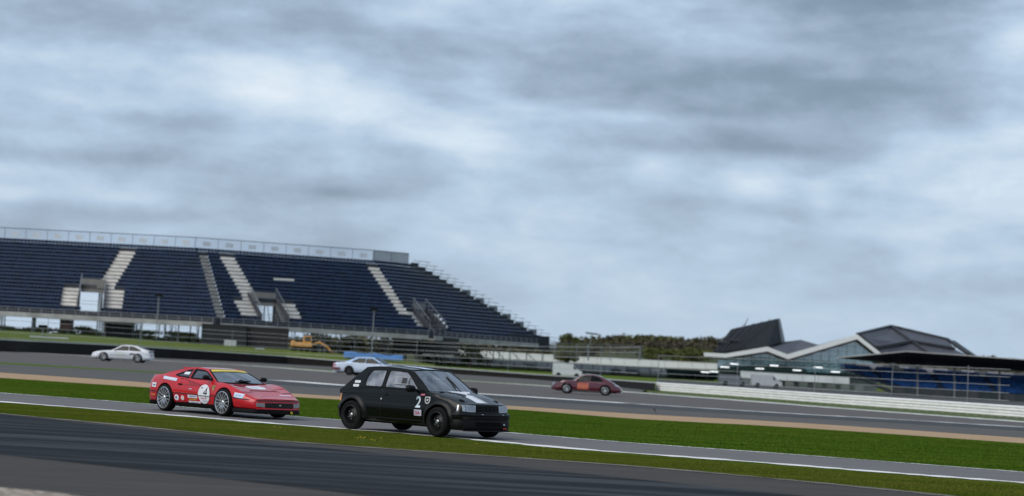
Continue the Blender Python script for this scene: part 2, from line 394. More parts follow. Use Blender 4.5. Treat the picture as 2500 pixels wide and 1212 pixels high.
# ------------------------------------------------------------------ grass tufts (real blades)
m_blade = M('grass blades', (0.070, 0.178, 0.009), 0.75, col2=(0.185, 0.245, 0.032), scale=0.45, stretch=(0.22, 2.2, 1), rot=-RD, island=0.12, spec=0.03, contrast=(0.30, 0.74))
m_blade2 = M('yellowing grass blades', (0.102, 0.175, 0.012), 0.75, col2=(0.240, 0.240, 0.042), scale=0.5, stretch=(0.35, 2.2, 1), rot=-RD, island=0.14, spec=0.03, contrast=(0.30, 0.72))
for _m in (m_blade, m_blade2):      # turf takes the light of the whole sward, not of each single blade
    _t = _m.node_tree; _b = _t.nodes['Principled BSDF']; _g = _t.nodes.new('ShaderNodeNewGeometry'); _v = _t.nodes.new('ShaderNodeVectorMath'); _v.operation = 'MULTIPLY_ADD'
    _v.inputs[1].default_value = (0.18, 0.18, 0.18); _v.inputs[2].default_value = (0, 0, 0.85); _n = _t.nodes.new('ShaderNodeVectorMath'); _n.operation = 'NORMALIZE'
    _t.links.new(_g.outputs['Normal'], _v.inputs[0]); _t.links.new(_v.outputs[0], _n.inputs[0]); _t.links.new(_n.outputs[0], _b.inputs['Normal'])
    _tr = _t.nodes.new('ShaderNodeBsdfTranslucent'); _mx = _t.nodes.new('ShaderNodeMixShader'); _mx.inputs[0].default_value = 0.45      # thin blades let light through
    _src = _b.inputs['Base Color'].links[0].from_socket; _t.links.new(_src, _tr.inputs['Color']); _out = [q for q in _t.nodes if q.type == 'OUTPUT_MATERIAL'][0]
    _t.links.new(_b.outputs[0], _mx.inputs[1]); _t.links.new(_tr.outputs[0], _mx.inputs[2]); _t.links.new(_mx.outputs[0], _out.inputs[0])
def tufts(name, A, B, n, hmin, hmax, wid, label, margin=0.03, nb=3, taper=0.0, taperb=0.0, mat=None):
    A = np.array([(p.x, p.y) for p in A]); B = np.array([(p.x, p.y) for p in B])
    seg = np.linalg.norm(np.diff((A + B) / 2, axis=0), axis=1) * (np.linalg.norm(A[:-1] - B[:-1], axis=1) + np.linalg.norm(A[1:] - B[1:], axis=1)) / 2
    idx = rng.choice(len(seg), n, p=seg / seg.sum()); t = rng.random(n)[:, None]; w = (rng.random(n) * (1 + 2 * margin) - margin)[:, None]
    P = (A[idx] * (1 - t) + A[idx + 1] * t) * (1 - w) + (B[idx] * (1 - t) + B[idx + 1] * t) * w
    edge = np.minimum(w, 1 - w)[:, 0]
    # patchy height: low-frequency waves
    ph = 0.5 + 0.25 * np.sin(P[:, 0] * 1.7 + P[:, 1] * 0.9) + 0.25 * np.sin(P[:, 0] * 0.6 - P[:, 1] * 2.1)
    h = (hmin + (hmax - hmin) * rng.random(n) ** 1.5) * (0.65 + 0.7 * ph) * np.where(edge < 0, 0.55, 1)
    wm = np.linalg.norm(A[idx] - B[idx], axis=1)
    if taper: h = h * np.clip(0.12 + w[:, 0] * wm / taper, 0.12, 1)
    if taperb: h = h * np.clip(0.15 + (1 - w[:, 0]) * wm / taperb, 0.15, 1)
    V = np.zeros((n, nb, 3, 3), np.float32)
    for b in range(nb):
        a = rng.random(n) * 2 * pi; lean = rng.random(n) * 0.9; ww = wid * (0.6 + 0.8 * rng.random(n))
        bx = P[:, 0] + rng.normal(0, 0.02, n); by = P[:, 1] + rng.normal(0, 0.02, n)
        px, py = np.cos(a + pi/2) * ww / 2, np.sin(a + pi/2) * ww / 2
        V[:, b, 0] = np.stack([bx - px, by - py, np.zeros(n)], 1); V[:, b, 1] = np.stack([bx + px, by + py, np.zeros(n)], 1)
        V[:, b, 2] = np.stack([bx + np.cos(a) * h * lean, by + np.sin(a) * h * lean, h * (0.75 + 0.35 * rng.random(n))], 1)
    V = V.reshape(-1, 3); nv = len(V)
    me = bpy.data.meshes.new(name); me.vertices.add(nv); me.vertices.foreach_set('co', V.ravel())
    me.loops.add(nv); me.loops.foreach_set('vertex_index', np.arange(nv, dtype=np.int32))
    me.polygons.add(nv // 3); me.polygons.foreach_set('loop_start', np.arange(0, nv, 3, dtype=np.int32))
    me.polygons.foreach_set('loop_total', np.full(nv // 3, 3, dtype=np.int32)); me.update(); me.validate()
    me.materials.append(mat or m_blade)
    o = bpy.data.objects.new(name, me); COL.objects.link(o)
    return tag(o, label, 'grass', kind='stuff')
tufts('grass', offs(pD, -0.30), pC, 190000, 0.012, 0.042, 0.015, 'short green grass between the dark apron and the inner road', 0.008, taper=3.0, mat=m_blade2)
tufts('grass', pE, pF, 190000, 0.014, 0.045, 0.024, 'green grass between the inner road and the tan gravel strip', 0.002, taperb=4.0)
m_yel = M('dandelion yellow', (0.75, 0.55, 0.02), 0.7); m_stem = M('stem green', (0.10, 0.16, 0.04), 0.8)
fl_me = None
def dandelion(u, v):
    p = gp(u, v); r = empty('dandelion', p)
    b = MB(); b.tube([(0, 0, 0), (0.01, 0, 0.05), (0.012, 0.004, 0.10)], 0.004, 5)
    b.build('stem', m_stem, r)
    h = MB()
    for ring, (rr, zz, n) in enumerate(((0.030, 0.108, 12), (0.019, 0.116, 10), (0.009, 0.122, 6))):
        for k in range(n):
            a = 2 * pi * k / n + ring; c, s_ = cos(a), sin(a); w = 0.006
            h.add([(0.012 - s_*w, 0.004 + c*w, 0.103), (0.012 + s_*w, 0.004 - c*w, 0.103), (0.012 + c*rr - 0 * s_, 0.004 + s_*rr, zz)], [(0, 1, 2)])
    h.lathe([(0.0001, 0), (0.012, 0.0)], 8)
    h.build('flower_head', m_yel, r)
    tag(r, 'tiny yellow dandelion in the grass edging the dark apron', 'flower', 'dandelions in the near grass')
for u, v in ((872, 1084), (878, 1082), (884, 1085), (888, 1083), (905, 1089), (912, 1090), (928, 1084), (682, 1058), (668, 1055), (1160, 1098), (1325, 1108)):
    dandelion(u, v)
# paved ground behind the white barrier
sheet('paddock', [gp(u, sinterp([(1603, 955.5), (1800, 970), (2040, 988.5), (2270, 1005), (2500, 1022), (2640, 1032)], u)) + Vector((0, 1.2, 0)) for u in range(1603, 2641, 60)], [at(u, 930, 420) for u in range(1603, 2641, 60)], 0.018, M('paddock asphalt', (.05, .05, .05), .9, col2=(.11, .11, .108), scale=.12, spec=.1, detail=8))
# ================================================================== CAR KIT
m_tyre = M('tyre rubber', (0.008, 0.008, 0.0085), 0.8, var=0.3, scale=14, spec=0.15)
m_blackp = M('black plastic', (0.003, 0.003, 0.0034), 0.55, var=0.3, scale=9, spec=0.2)
m_trim = M('black trim', (0.003, 0.003, 0.0034), 0.5, var=0.3, scale=9, spec=0.15)
m_under = M('underside black', (0.003, 0.003, 0.003), 0.9, var=0.3, scale=6, spec=0.1)
m_steel = M('bare steel', (0.45, 0.45, 0.46), 0.35, metal=1.0, var=0.25, scale=20)
m_silver = M('silver alloy', (0.62, 0.63, 0.65), 0.28, metal=0.85, var=0.12, scale=12)
m_seat = M('seat cloth', (0.02, 0.02, 0.022), 0.9, var=0.3, scale=20)
m_cage = M('cage paint', (0.30, 0.31, 0.33), 0.45, var=0.15, scale=10)
m_stick = M('white vinyl', (0.74, 0.76, 0.80), 0.4, var=0.06, scale=12)
m_stickb = M('pale blue vinyl', (0.55, 0.66, 0.82), 0.4, var=0.06, scale=12)
m_inkr = M('red ink', (0.45, 0.03, 0.06), 0.5, var=0.1, scale=20)
m_inkb = M('blue ink', (0.05, 0.10, 0.30), 0.5, var=0.1, scale=20)
m_inkk = M('black ink', (0.012, 0.012, 0.014), 0.5, var=0.2, scale=20)
m_amber = M('amber lens', (0.65, 0.22, 0.03), 0.25, coat=0.6, var=0.1, scale=20)
m_redl = M('red lens', (0.45, 0.02, 0.02), 0.25, coat=0.6, var=0.15, scale=20)
m_clear = M('clear lamp lens', (0.40, 0.42, 0.45), 0.15, coat=0.6, metal=0.5, var=0.25, scale=16)

def smooth01(t): t = max(0.0, min(1.0, t)); return t * t * (3 - 2 * t)
def round_poly(pts, r=0.05, n=4):
    out = []; L = len(pts)
    for i in range(L):
        p = Vector(pts[i]).to_2d(); a = Vector(pts[i - 1]).to_2d(); b = Vector(pts[(i + 1) % L]).to_2d()
        d1 = (a - p); d2 = (b - p); k = min(r, d1.length * 0.45, d2.length * 0.45)
        q1 = p + d1.normalized() * k; q2 = p + d2.normalized() * k
        for j in range(n + 1):
            t = j / n; out.append((q1 * (1 - t) ** 2 + p * 2 * t * (1 - t) + q2 * t * t))
    return out
def offset_poly(pts, d):
    L = len(pts); out = []
    area = sum(pts[i].x * pts[(i+1) % L].y - pts[(i+1) % L].x * pts[i].y for i in range(L)); sg = 1 if area > 0 else -1
    for i in range(L):
        t = (pts[(i + 1) % L] - pts[i - 1]); 
        if t.length < 1e-9: out.append(pts[i].copy()); continue
        t.normalize(); out.append(pts[i] + Vector((t.y, -t.x)) * d * sg)
    return out
def tess(loops):
    """triangulate an outline with holes; loops are lists of 2D points; returns points, triangles"""
    allp = [p for l in loops for p in l]
    tri = tessellate_polygon([[Vector((p[0], p[1], 0)) for p in l] for l in loops])
    return allp, [t for t in tri]
_fontcache = {}
def text_shape(s, bold=False):
    """flat outline of a word, height 1, origin bottom-left"""
    if (s, bold) in _fontcache: return _fontcache[(s, bold)]
    cu = bpy.data.curves.new('t', 'FONT'); cu.body = s; cu.size = 1.0; cu.resolution_u = 3
    if bold: cu.offset = 0.022
    ob = bpy.data.objects.new('t', cu); COL.objects.link(ob)
    dg = bpy.context.evaluated_depsgraph_get(); dg.update()
    me = bpy.data.meshes.new_from_object(ob.evaluated_get(dg))
    vs = [v.co.to_2d() for v in me.vertices]; fs = [tuple(p.vertices) for p in me.polygons]
    bpy.data.objects.remove(ob); bpy.data.curves.remove(cu); bpy.data.meshes.remove(me)
    x0 = min(v.x for v in vs); y0 = min(v.y for v in vs); h = max(v.y for v in vs) - y0
    vs = [Vector(((v.x - x0) / h, (v.y - y0) / h)) for v in vs]
    _fontcache[(s, bold)] = (vs, fs, max(v.x for v in vs)); return _fontcache[(s, bold)]

class Car:
    def __init__(s, name, label, cat, loc, rz, sp, group=None):
        s.sp = sp; s.root = empty(name, loc, rz); s.root.scale = (sp.get('k', 1),) * 3; tag(s.root, label, cat, group)
        s.hwm = max(w for _, w in sp['hw'])
    # --- shape functions
    def hw(s, x): return sinterp(s.sp['hw'], x)
    def zsh(s, x): return sinterp(s.sp['zsh'], x)
    def zc(s, x): return sinterp(s.sp['zc'], x)
    def prof(s, t): return sinterp(s.sp['P'], max(0, min(1, t)))
    def side_y(s, x, z):
        z0 = s.sp['zb']; return s.hw(x) * s.prof((z - z0) / (s.zsh(x) - z0))
    def warp(s, x, y, z):
        sp = s.sp; a = sp.get('end', 0.5); q = (abs(y) / s.hwm) ** 2.2
        wf = smooth01((x - (sp['x1'] - a)) / a); wr = smooth01(((sp['x0'] + a) - x) / a)
        x = x - wf * (sp.get('bowf', .08) * q + sp.get('slf', 0) * (z - .5)) + wr * (sp.get('bowr', .06) * q + sp.get('slr', 0) * (z - .5))
        return Vector((x, y, z))
    def zbot(s, x):
        sp = s.sp; zb = sp['zb'] + interp(sp.get('zbx', [(0, 0)]), x)
        for xw in (sp['xf'], sp['xr']):
            d = abs(x - xw)
            if d < sp['Ra']: zb = max(zb, sp['zw'] + sqrt(max(0, sp['Ra'] ** 2 - d * d)))
        return zb
    def topz(s, x, y):
        ys = s.hw(x) * s.prof(1); f = min(1, abs(y) / ys); zs = s.zsh(x); return zs + (s.zc(x) - zs) * (1 - f ** s.sp.get('pc', 3))
    # --- body shell
    def body(s, mat):
        sp = s.sp; x0, x1 = sp['x0'], sp['x1']
        xs = set(np.round(np.linspace(x0, x1, 56), 4))
        for xw in (sp['xf'], sp['xr']):
            for k in range(25): xs.add(round(xw - sp['Ra'] * cos(pi * k / 24), 4))
            xs.add(round(xw - sp['Ra'] - .002, 4)); xs.add(round(xw + sp['Ra'] + .002, 4))
        for d in (.012, .03, .06, .1): xs.add(round(x0 + d, 4)); xs.add(round(x1 - d, 4))
        xs = sorted(x for x in xs if x0 <= x <= x1)
        ts = [0, .06, .14, .25, .36, .47, .54, .60, .70, .80, .88, .94, 1.0]; fr = [.985, .95, .88, .75, .55, .3, 0]
        c0, c1 = sp['cabin']
        V = []; Fc = []; ns = len(ts) + len(fr); nring = 2 * ns - 1
        for x in xs:
            zb, zs = s.zbot(x), s.zsh(x); half = []
            # small edge rounding on the two end faces
            e = min(1, min(x - x0, x1 - x) / .06); rn = 1 - .05 * (1 - e) ** 2
            for t in ts:
                z = zb + t * (zs - zb); half.append((s.side_y(x, z) * rn, z))
            ys = half[-1][0]
            for f in fr: half.append((ys * f, zs + (s.zc(x) - zs) * (1 - f ** sp.get('pc', 3))))
            ring = [s.warp(x, -y, z) for y, z in half] + [s.warp(x, y, z) for y, z in reversed(half[:-1])]
            V += ring
        for i in range(len(xs) - 1):
            xm = (xs[i] + xs[i + 1]) / 2
            for j in range(nring - 1):
                top = len(ts) + 1 <= j < nring - len(ts) - 2
                if top and c0 < xm < c1: continue
                a = i * nring + j; Fc.append((a, a + nring, a + nring + 1, a + 1))
        for i, flip in ((0, False), (len(xs) - 1, True)):      # end faces
            b = i * nring
            for j in range(ns - 1):
                p, q = b + j, b + j + 1; p2, q2 = b + nring - 1 - j, b + nring - 2 - j
                row = [V[p].lerp(V[p2], k / 8) for k in range(9)]; row2 = [V[q].lerp(V[q2], k / 8) for k in range(9)]
                k0 = len(V)
                for r in (row, row2):
                    for w in r: V.append(s.warp_face(x0 if not flip else x1, w, flip))
                for k in range(8):
                    f = (k0 + k, k0 + k + 1, k0 + 9 + k + 1, k0 + 9 + k); Fc.append(f if flip else f[::-1])
        me_o = mesh_obj('body', V, Fc, mat, s.root)
        bm = bmesh.new(); bm.from_mesh(me_o.data); bmesh.ops.remove_doubles(bm, verts=bm.verts, dist=.0015)
        bmesh.ops.recalc_face_normals(bm, faces=bm.faces)
        ff = [f for f in bm.faces if abs(f.calc_center_median().x) < .4]; bal = sum(f.normal.y * f.calc_center_median().y * f.calc_area() for f in ff)
        if bal < 0: bmesh.ops.reverse_faces(bm, faces=bm.faces[:])
        bm.to_mesh(me_o.data); bm.free()
        me_o.data.shade_smooth(); me_o.data.set_sharp_from_angle(angle=radians(sp.get('sharp', 32)))
        md = me_o.modifiers.new('thickness', 'SOLIDIFY'); md.thickness = .012; md.offset = -1
        return me_o
    def warp_face(s, x, w, front):
        v = s.warp(x, w.y, w.z); return Vector((v.x, w.y, w.z))
    def fx(s, y, z): return s.warp(s.sp['x1'], y, z).x
    def rx(s, y, z): return s.warp(s.sp['x0'], y, z).x
    def underside(s, z0=.15, z1=.60, w=.55):
        sp = s.sp; b = MB(); xa, xb = sp['xr'] - sp['Ra'], sp['xf'] + sp['Ra'] * .8; b.box(((xa + xb) / 2, 0, (z0 + z1) / 2), (xb - xa, 2 * w, z1 - z0)); b.box(((sp['x0'] + sp['x1']) / 2, 0, (z0 + .36) / 2), (sp['x1'] - sp['x0'] - .5, 2 * w - .01, .36 - z0))
        L = sp['xf'] - sp['xr'] - 2 * sp['Ra'] - .06
        b.box((0, 0, (z0 + .35) / 2 + .02), (L, 2 * s.hwm - .16, .35 - z0)); b.build('underbody', m_under, s.root)
    # --- glasshouse
    def gy(s, z):
        g = s.sp['gh']; t = (z - g['A'][1]) / (g['B'][1] - g['A'][1]); return g['wb'] + (g['wr'] - g['wb']) * t
    def gpt(s, x, z, off=0.0, side=-1):
        g = s.sp['gh']
        c = g.get('curve', .02) * ((x - (g['A'][0] + g['D'][0]) / 2) / ((g['A'][0] - g['D'][0]) / 2)) ** 2
        return Vector((x, side * (s.gy(z) - c + off), z))
    def glasshouse(s, mat, gmat_w, gmat_s, ringmat=None, trim=True, hatch=.14):
        g = s.sp['gh']; A, B, C, D = g['A'], g['B'], g['C'], g['D']
        top = [B] + g['mids'] + [C]
        outline = [Vector(p) for p in [A] + top + [D] + [(D[0] + .02, D[1] - .06), (A[0] - .02, A[1] - .06)]]
        holes = [round_poly(w, g.get('wround', .06), 5) for w in g['windows']]
        pts, tri = tess([outline] + holes)
        for sd in (-1, 1):
            fs = [t if sd < 0 else t[::-1] for t in tri]
            o = mesh_obj('window_frame', [s.gpt(p[0], p[1], 0, sd) for p in pts], fs, mat, s.root)
            md = o.modifiers.new('thickness', 'SOLIDIFY'); md.thickness = .03; md.offset = 0
            for hl in holes:
                p2, t2 = tess([hl]); 
                win = mesh_obj('side_window', [s.gpt(p[0], p[1], .006, sd) for p in p2], t2, gmat_s, s.root)
                if trim:
                    out = offset_poly(hl, .016); inn = offset_poly(hl, -.012); n = len(hl)
                    V = [s.gpt(p.x, p.y, .018, sd) for p in out] + [s.gpt(p.x, p.y, .020, sd) for p in inn] + [s.gpt(p.x, p.y, .004, sd) for p in inn]
                    F_ = [(i, (i+1) % n, n + (i+1) % n, n + i) for i in range(n)] + [(n + i, n + (i+1) % n, 2*n + (i+1) % n, 2*n + i) for i in range(n)]
                    mesh_obj('window_seal', V, F_, m_trim, win)
        # roof skin
        nu = 12; xsr = [p[0] for p in top]; full = []
        for a, b in zip(top, top[1:]):
            for k in range(5): full.append((lerp(a[0], b[0], k / 5), lerp(a[1], b[1], k / 5)))
        full.append(top[-1]); tt = [(-p[0], p[1]) for p in top]
        G = []
        for x, z in full:
            z = sinterp(tt, -x) if len(top) > 2 else z
            f = (x - C[0]) / (B[0] - C[0]); row = []
            for k in range(nu + 1):
                u = 2 * k / nu - 1; yb = s.gpt(x, min(z, top[0][1] + .2)).y
                row.append(Vector((x + g.get('bowB', .05) * (1 - u * u) * smooth01((f - .6) / .4) - g.get('bowC', .03) * (1 - u * u) * smooth01((.4 - f) / .4), -yb * u * 1.0, z + g.get('crown', .03) * (1 - abs(u) ** 2.5))))
            G.append(row)
        b = MB(); b.grid(G); o = b.build('roof', mat, s.root, True, 40)
        md = o.modifiers.new('thickness', 'SOLIDIFY'); md.thickness = .02; md.offset = -1
        s.roofG = G
        for sd in (-1, 1):                          # drip rails along the roof edge and pillars
            line = [s.gpt(A[0], A[1], .004, sd)] + [s.gpt(x, z, .004, sd) for x, z in full] + [s.gpt(D[0], D[1], .004, sd)]
            MB().tube(line, g.get('rail', .014), 6).build('roof_rail', g.get('railmat', mat), s.root, True)
        # screens: an outer ring of frame, glass inside
        def screen(P0, P1, w0, w1, bow0, bow1, ring, sgn, namef, nameg, fm, gm, rt=None, rb=None):
            us = [-1, -1 + ring] + list(np.linspace(-1 + ring, 1 - ring, 11))[1:-1] + [1 - ring, 1]
            rb_ = rb if rb is not None else ring * .6; rt_ = rt if rt is not None else ring * .6
            vs = [0, rb_] + list(np.linspace(rb_, 1 - rt_, 7))[1:-1] + [1 - rt_, 1]
            def pt(u, v):
                w = lerp(w0, w1, v); return Vector((lerp(P0[0], P1[0], v) + sgn * lerp(bow0, bow1, v) * (1 - u * u), u * w, lerp(P0[1], P1[1], v) + g.get('crown', .03) * v * (1 - abs(u) ** 2.5) + g.get('bulge', .015) * sin(pi * v)))
            fr, gl_ = MB(), MB()
            for i in range(len(us) - 1):
                for j in range(len(vs) - 1):
                    edge = i in (0, len(us) - 2) or j in (0, len(vs) - 2)
                    q = [pt(us[i], vs[j]), pt(us[i+1], vs[j]), pt(us[i+1], vs[j+1]), pt(us[i], vs[j+1])]
                    if sgn < 0: q = q[::-1]
                    (fr if edge else gl_).quad(*q)
            for mb, nm, mt, th in ((fr, namef, fm, .016), (gl_, nameg, gm, 0)):
                o = mb.build(nm, mt, s.root)
                bm = bmesh.new(); bm.from_mesh(o.data); bmesh.ops.remove_doubles(bm, verts=bm.verts, dist=.0005); bm.to_mesh(o.data); bm.free()
                o.data.shade_smooth()
                if th:
                    md = o.modifiers.new('thickness', 'SOLIDIFY'); md.thickness = th; md.offset = 0
            return pt
        wa = abs(s.gpt(*A).y); wb_ = abs(s.gpt(*B).y); wc = abs(s.gpt(*C).y); wd = abs(s.gpt(*D).y)
        s.ws = screen(A, B, wa, wb_, g.get('bowA', .13), g.get('bowB', .05), .05, 1, 'windscreen_frame', 'windscreen', ringmat or m_trim, gmat_w)
        s.rs = screen(D, C, wd, wc, g.get('bowD', .05), g.get('bowC', .03), hatch, -1, 'tailgate', 'rear_window', mat, gmat_s)
    # --- wheels
    def wheels(s, R, w, Rr, style, m_rim, track=None):
        sp = s.sp; hwr = R; yc = track or (s.hwm - w / 2 - .01)
        ty = MB(); h = w / 2
        ty.lathe([(Rr, -h + .012), (Rr + .012, -h + .002), (R - .05, -h - .004), (R - .022, -h + .004), (R - .006, -h + .02), (R, -h + .04), (R, h - .04), (R - .006, h - .02), (R - .03, h), (Rr, h - .01)], 40)
        rm = MB(); hub = MB(); disc = MB()
        rm.lathe([(Rr + .006, -h + .004), (Rr - .008, -h + .0), (Rr - .016, -h + .012), (Rr - .022, -h + .04), (Rr - .035, -h + .09), (Rr - .04, h - .02)], 40)
        if style == 'steel':
            d0 = -h + .075; ri = Rr - .03
            rm.lathe([(ri, d0 + .02), (ri - .02, d0), (ri * .55, d0 - .012), (ri * .42, d0 - .025), (.045, d0 - .02), (.001, d0 - .02)], 32)
            hub.lathe([(.05, d0 - .015), (.046, d0 - .04), (.03, d0 - .052), (.001, d0 - .052)], 16)
            for k in range(5):
                a = 2 * pi * k / 5 + .3; c = Vector((cos(a) * .085, d0 - .03, sin(a) * .085)); hub.bbox(c, (.02, .02, .02), .004)
            vents = MB()
            for k in range(1):
                a = 0.0
                ring = []
                for q in range(8):
                    t = 2 * pi * q / 8; rr = ri * .74 + .022 * cos(t); aa = a + .11 * sin(t); ring.append((rr * cos(aa), d0 - .0085 + (.006 if rr > ri * .74 else 0), rr * sin(aa)))
                vents.add(ring, [tuple(range(8))])
        else:
            d0 = -h + .02; n = 7
            for k in range(n):
                for q in (-1, 1):
                    a = 2 * pi * k / n; a2 = a + q * .26
                    p = Vector((cos(a + q * .05) * .055, d0 + .015, sin(a + q * .05) * .055)); e = Vector((cos(a2) * (Rr - .012), d0, sin(a2) * (Rr - .012)))
                    mid = p.lerp(e, .5) + Vector((0, -.008, 0))
                    rm.bar(p, mid, .022, .03, Vector((0, 1, 0))); rm.bar(mid, e, .017, .026, Vector((0, 1, 0)))
            hub.lathe([(.06, d0 + .03), (.058, d0 + .005), (.04, d0 - .008), (.001, d0 - .008)], 18)
            disc.lathe([(Rr * .68, d0 + .075), (Rr * .68, d0 + .06), (.05, d0 + .06)], 28)
        protos = [ty.build('tyre', m_tyre, None, True, 50), rm.build('rim', m_rim, None, True, 40), hub.build('hub_cap', m_steel if style == 'steel' else m_rim, None, True)]
        if style == 'steel': protos.append(vents.build('wheel_vent', s.sp.get('ventmat', m_steel), None))
        else: protos.append(disc.build('brake_disc', M('dark brake disc', (.05, .05, .052), .5, metal=.6, var=.3, scale=20), None, True))  # disc coloured dark so the gaps between the spokes read dark
        first = True; vent = protos.pop() if style == 'steel' else None; nv = 0
        for xw in (sp['xf'], sp['xr']):
            for sd in (-1, 1):
                wh = empty('wheel', (xw, sd * yc, R), 0, s.root); wh.rotation_euler = (0, random.uniform(0, .8) if sd < 0 else .3, 0 if sd < 0 else pi)
                if xw == sp['xf'] and sp.get('steer'): wh.rotation_euler.z += sp['steer']
                for p in protos:
                    c = p if first else p.copy()
                    if not first: COL.objects.link(c)
                    c.parent = wh
                first = False
                if vent is not None:
                    for q in range(4):
                        vo = vent if nv == 0 else vent.copy()
                        if nv: COL.objects.link(vo)
                        vo.parent = wh; vo.rotation_euler = (0, 2 * pi * q / 4 + .4, 0); nv += 1
    # --- decals that follow the body
    def sd_pt(s, x, z, off=.004, side=-1):
        g = s.sp['gh']
        if z > s.zsh(x) + .002 and g['D'][0] < x < g['A'][0]: return s.gpt(x, z, off + .018, side)
        v = s.warp(x, side * s.side_y(x, min(z, s.zsh(x))), z); return Vector((v.x, v.y + side * off, z))
    def rect(s, name, x0, x1, z0, z1, mat, off=.004, side=-1, skew=0, parent=None, gh=False, slope=0, r=0):
        nx, nz = max(2, int(abs(x1 - x0) / .04)), max(2, int(abs(z1 - z0) / .03)); G = []
        for j in range(nz + 1):
            row = []
            for i in range(nx + 1):
                x = lerp(x0, x1, i / nx) + skew * (j / nz); z = lerp(z0, z1, j / nz) + slope * (x - x0)
                row.append(s.gpt(x, z, off + .012, side) if gh else s.sd_pt(x, z, off, side))
            G.append(row)
        return MB().grid(G).build(name, mat, parent or s.root)
    def disc(s, name, cx, cz, rx, rz, mat, off=.004, side=-1, n=28, parent=None):
        b = MB(); rings = 5; V = [s.sd_pt(cx, cz, off, side)]; Fc = []
        for k in range(1, rings + 1):
            for i in range(n):
                t = 2 * pi * i / n; V.append(s.sd_pt(cx + rx * cos(t) * k / rings, cz + rz * sin(t) * k / rings, off, side))
        for i in range(n):
            Fc.append((0, 1 + i, 1 + (i + 1) % n))
            for k in range(rings - 1): a = 1 + k * n; Fc.append((a + i, a + n + i, a + n + (i + 1) % n, a + (i + 1) % n))
        b.add(V, Fc); return b.build(name, mat, parent or s.root)
    def text(s, name, txt, x, z, h, mat, off=.008, side=-1, bold=True, wide=1.0, parent=None, slant=0):
        vs, fs, w = text_shape(txt, bold)
        sg = 1 if side < 0 else -1
        return mesh_obj(name, [s.sd_pt(x + sg * (v.x * h * wide + slant * v.y * h), z + v.y * h, off, side) for v in vs], fs, mat, parent or s.root)
    def poly(s, name, pts, mat, off=.004, side=-1, parent=None):
        p, t = tess([[Vector(q) for q in pts]]); return mesh_obj(name, [s.sd_pt(q[0], q[1], off, side) for q in p], t, mat, parent or s.root)
    def seam(s, pts, w=.007, mat=None, side=-1, name='panel_gap', off=.003):
        b = MB(); fine = []
        for a, c in zip(pts, pts[1:]):
            n = max(1, int((Vector(c) - Vector(a)).length / .06))
            fine += [(lerp(a[0], c[0], k / n), lerp(a[1], c[1], k / n)) for k in range(n)]
        fine.append(pts[-1]); L = [s.sd_pt(x, z, off, side) for x, z in fine]
        V = []; 
        for i, p in enumerate(L):
            d = (L[min(i + 1, len(L) - 1)] - L[max(0, i - 1)]); d.y = 0; d.normalize(); q = Vector((-d.z, 0, d.x)) * w / 2
            V += [p + q, p - q]
        b.add(V, [(2*i, 2*i+1, 2*i+3, 2*i+2) for i in range(len(L) - 1)]); return b.build(name, mat or m_inkk, s.root)
    def hood_grid(s, name, xs, yf0, yf1, mat, off=.005, parent=None, ny=6):
        """strip on the bonnet between two y-lines (functions or numbers)"""
        f0 = yf0 if callable(yf0) else (lambda x: yf0); f1 = yf1 if callable(yf1) else (lambda x: yf1)
        G = [[Vector((*s.warp(x, lerp(f0(x), f1(x), k / ny), 0).xy, s.topz(x, lerp(f0(x), f1(x), k / ny)) + off)) for k in range(ny + 1)] for x in xs]
        for row, x in zip(G, xs):
            for p in row: p.x = s.warp(x, p.y, p.z).x
        return MB().grid(G).build(name, mat, parent or s.root)
    def front_poly(s, name, yz, mat, off=.004, depth=.02, parent=None):
        """raised plate on the front face; yz outline"""
        return s._plate(name, yz, mat, parent, lambda y, z: s.fx(y, z) + off, -depth)
    def _plate(s, name, yz, mat, parent, xf, depth):
        bm = bmesh.new(); p = [Vector(q) for q in yz]
        f = bm.faces.new([bm.verts.new((0, q[0], q[1])) for q in p])
        y0, y1 = min(q[0] for q in p), max(q[0] for q in p); n = int((y1 - y0) / .06)
        for k in range(1, n + 1):
            bmesh.ops.bisect_plane(bm, geom=bm.verts[:] + bm.edges[:] + bm.faces[:], plane_co=(0, lerp(y0, y1, k / (n + 1)), 0), plane_no=(0, 1, 0))
        ret = bmesh.ops.extrude_face_region(bm, geom=bm.faces[:]); moved = {v for v in ret['geom'] if isinstance(v, bmesh.types.BMVert)}
        for v in bm.verts: v.co.x = xf(v.co.y, v.co.z) + (0 if v in moved else depth)
        bmesh.ops.recalc_face_normals(bm, faces=bm.faces); me = bpy.data.meshes.new(name); bm.to_mesh(me); bm.free()
        o = bpy.data.objects.new(name, me); COL.objects.link(o); me.materials.append(mat); o.parent = parent or s.root; return o
    def rear_poly(s, name, yz, mat, off=.004, depth=.02):
        return s._plate(name, yz, mat, None, lambda y, z: s.rx(y, z) - off, depth)
    def wrap(s, name, path, prof, mat, parent=None):
        """bumper-like sweep: plan path (x,y) and profile (out, z) """
        P = [Vector(p) for p in path]; G = []
        for i, p in enumerate(P):
            d = (P[min(i + 1, len(P) - 1)] - P[max(0, i - 1)]).normalized(); q = Vector((d.y, -d.x))
            G.append([Vector((p.x + q.x * o, p.y + q.y * o, z)) for o, z in prof])
        b = MB(); b.grid(G); k = len(prof); b.f.append(tuple(range(k))); L = (len(P) - 1) * k; b.f.append(tuple(L + j for j in range(k - 1, -1, -1)))
        o = b.build(name, mat, parent or s.root)
        bm = bmesh.new(); bm.from_mesh(o.data); bmesh.ops.recalc_face_normals(bm, faces=bm.faces); bm.to_mesh(o.data); bm.free()
        o.data.shade_smooth(); o.data.set_sharp_from_angle(angle=radians(40)); return o
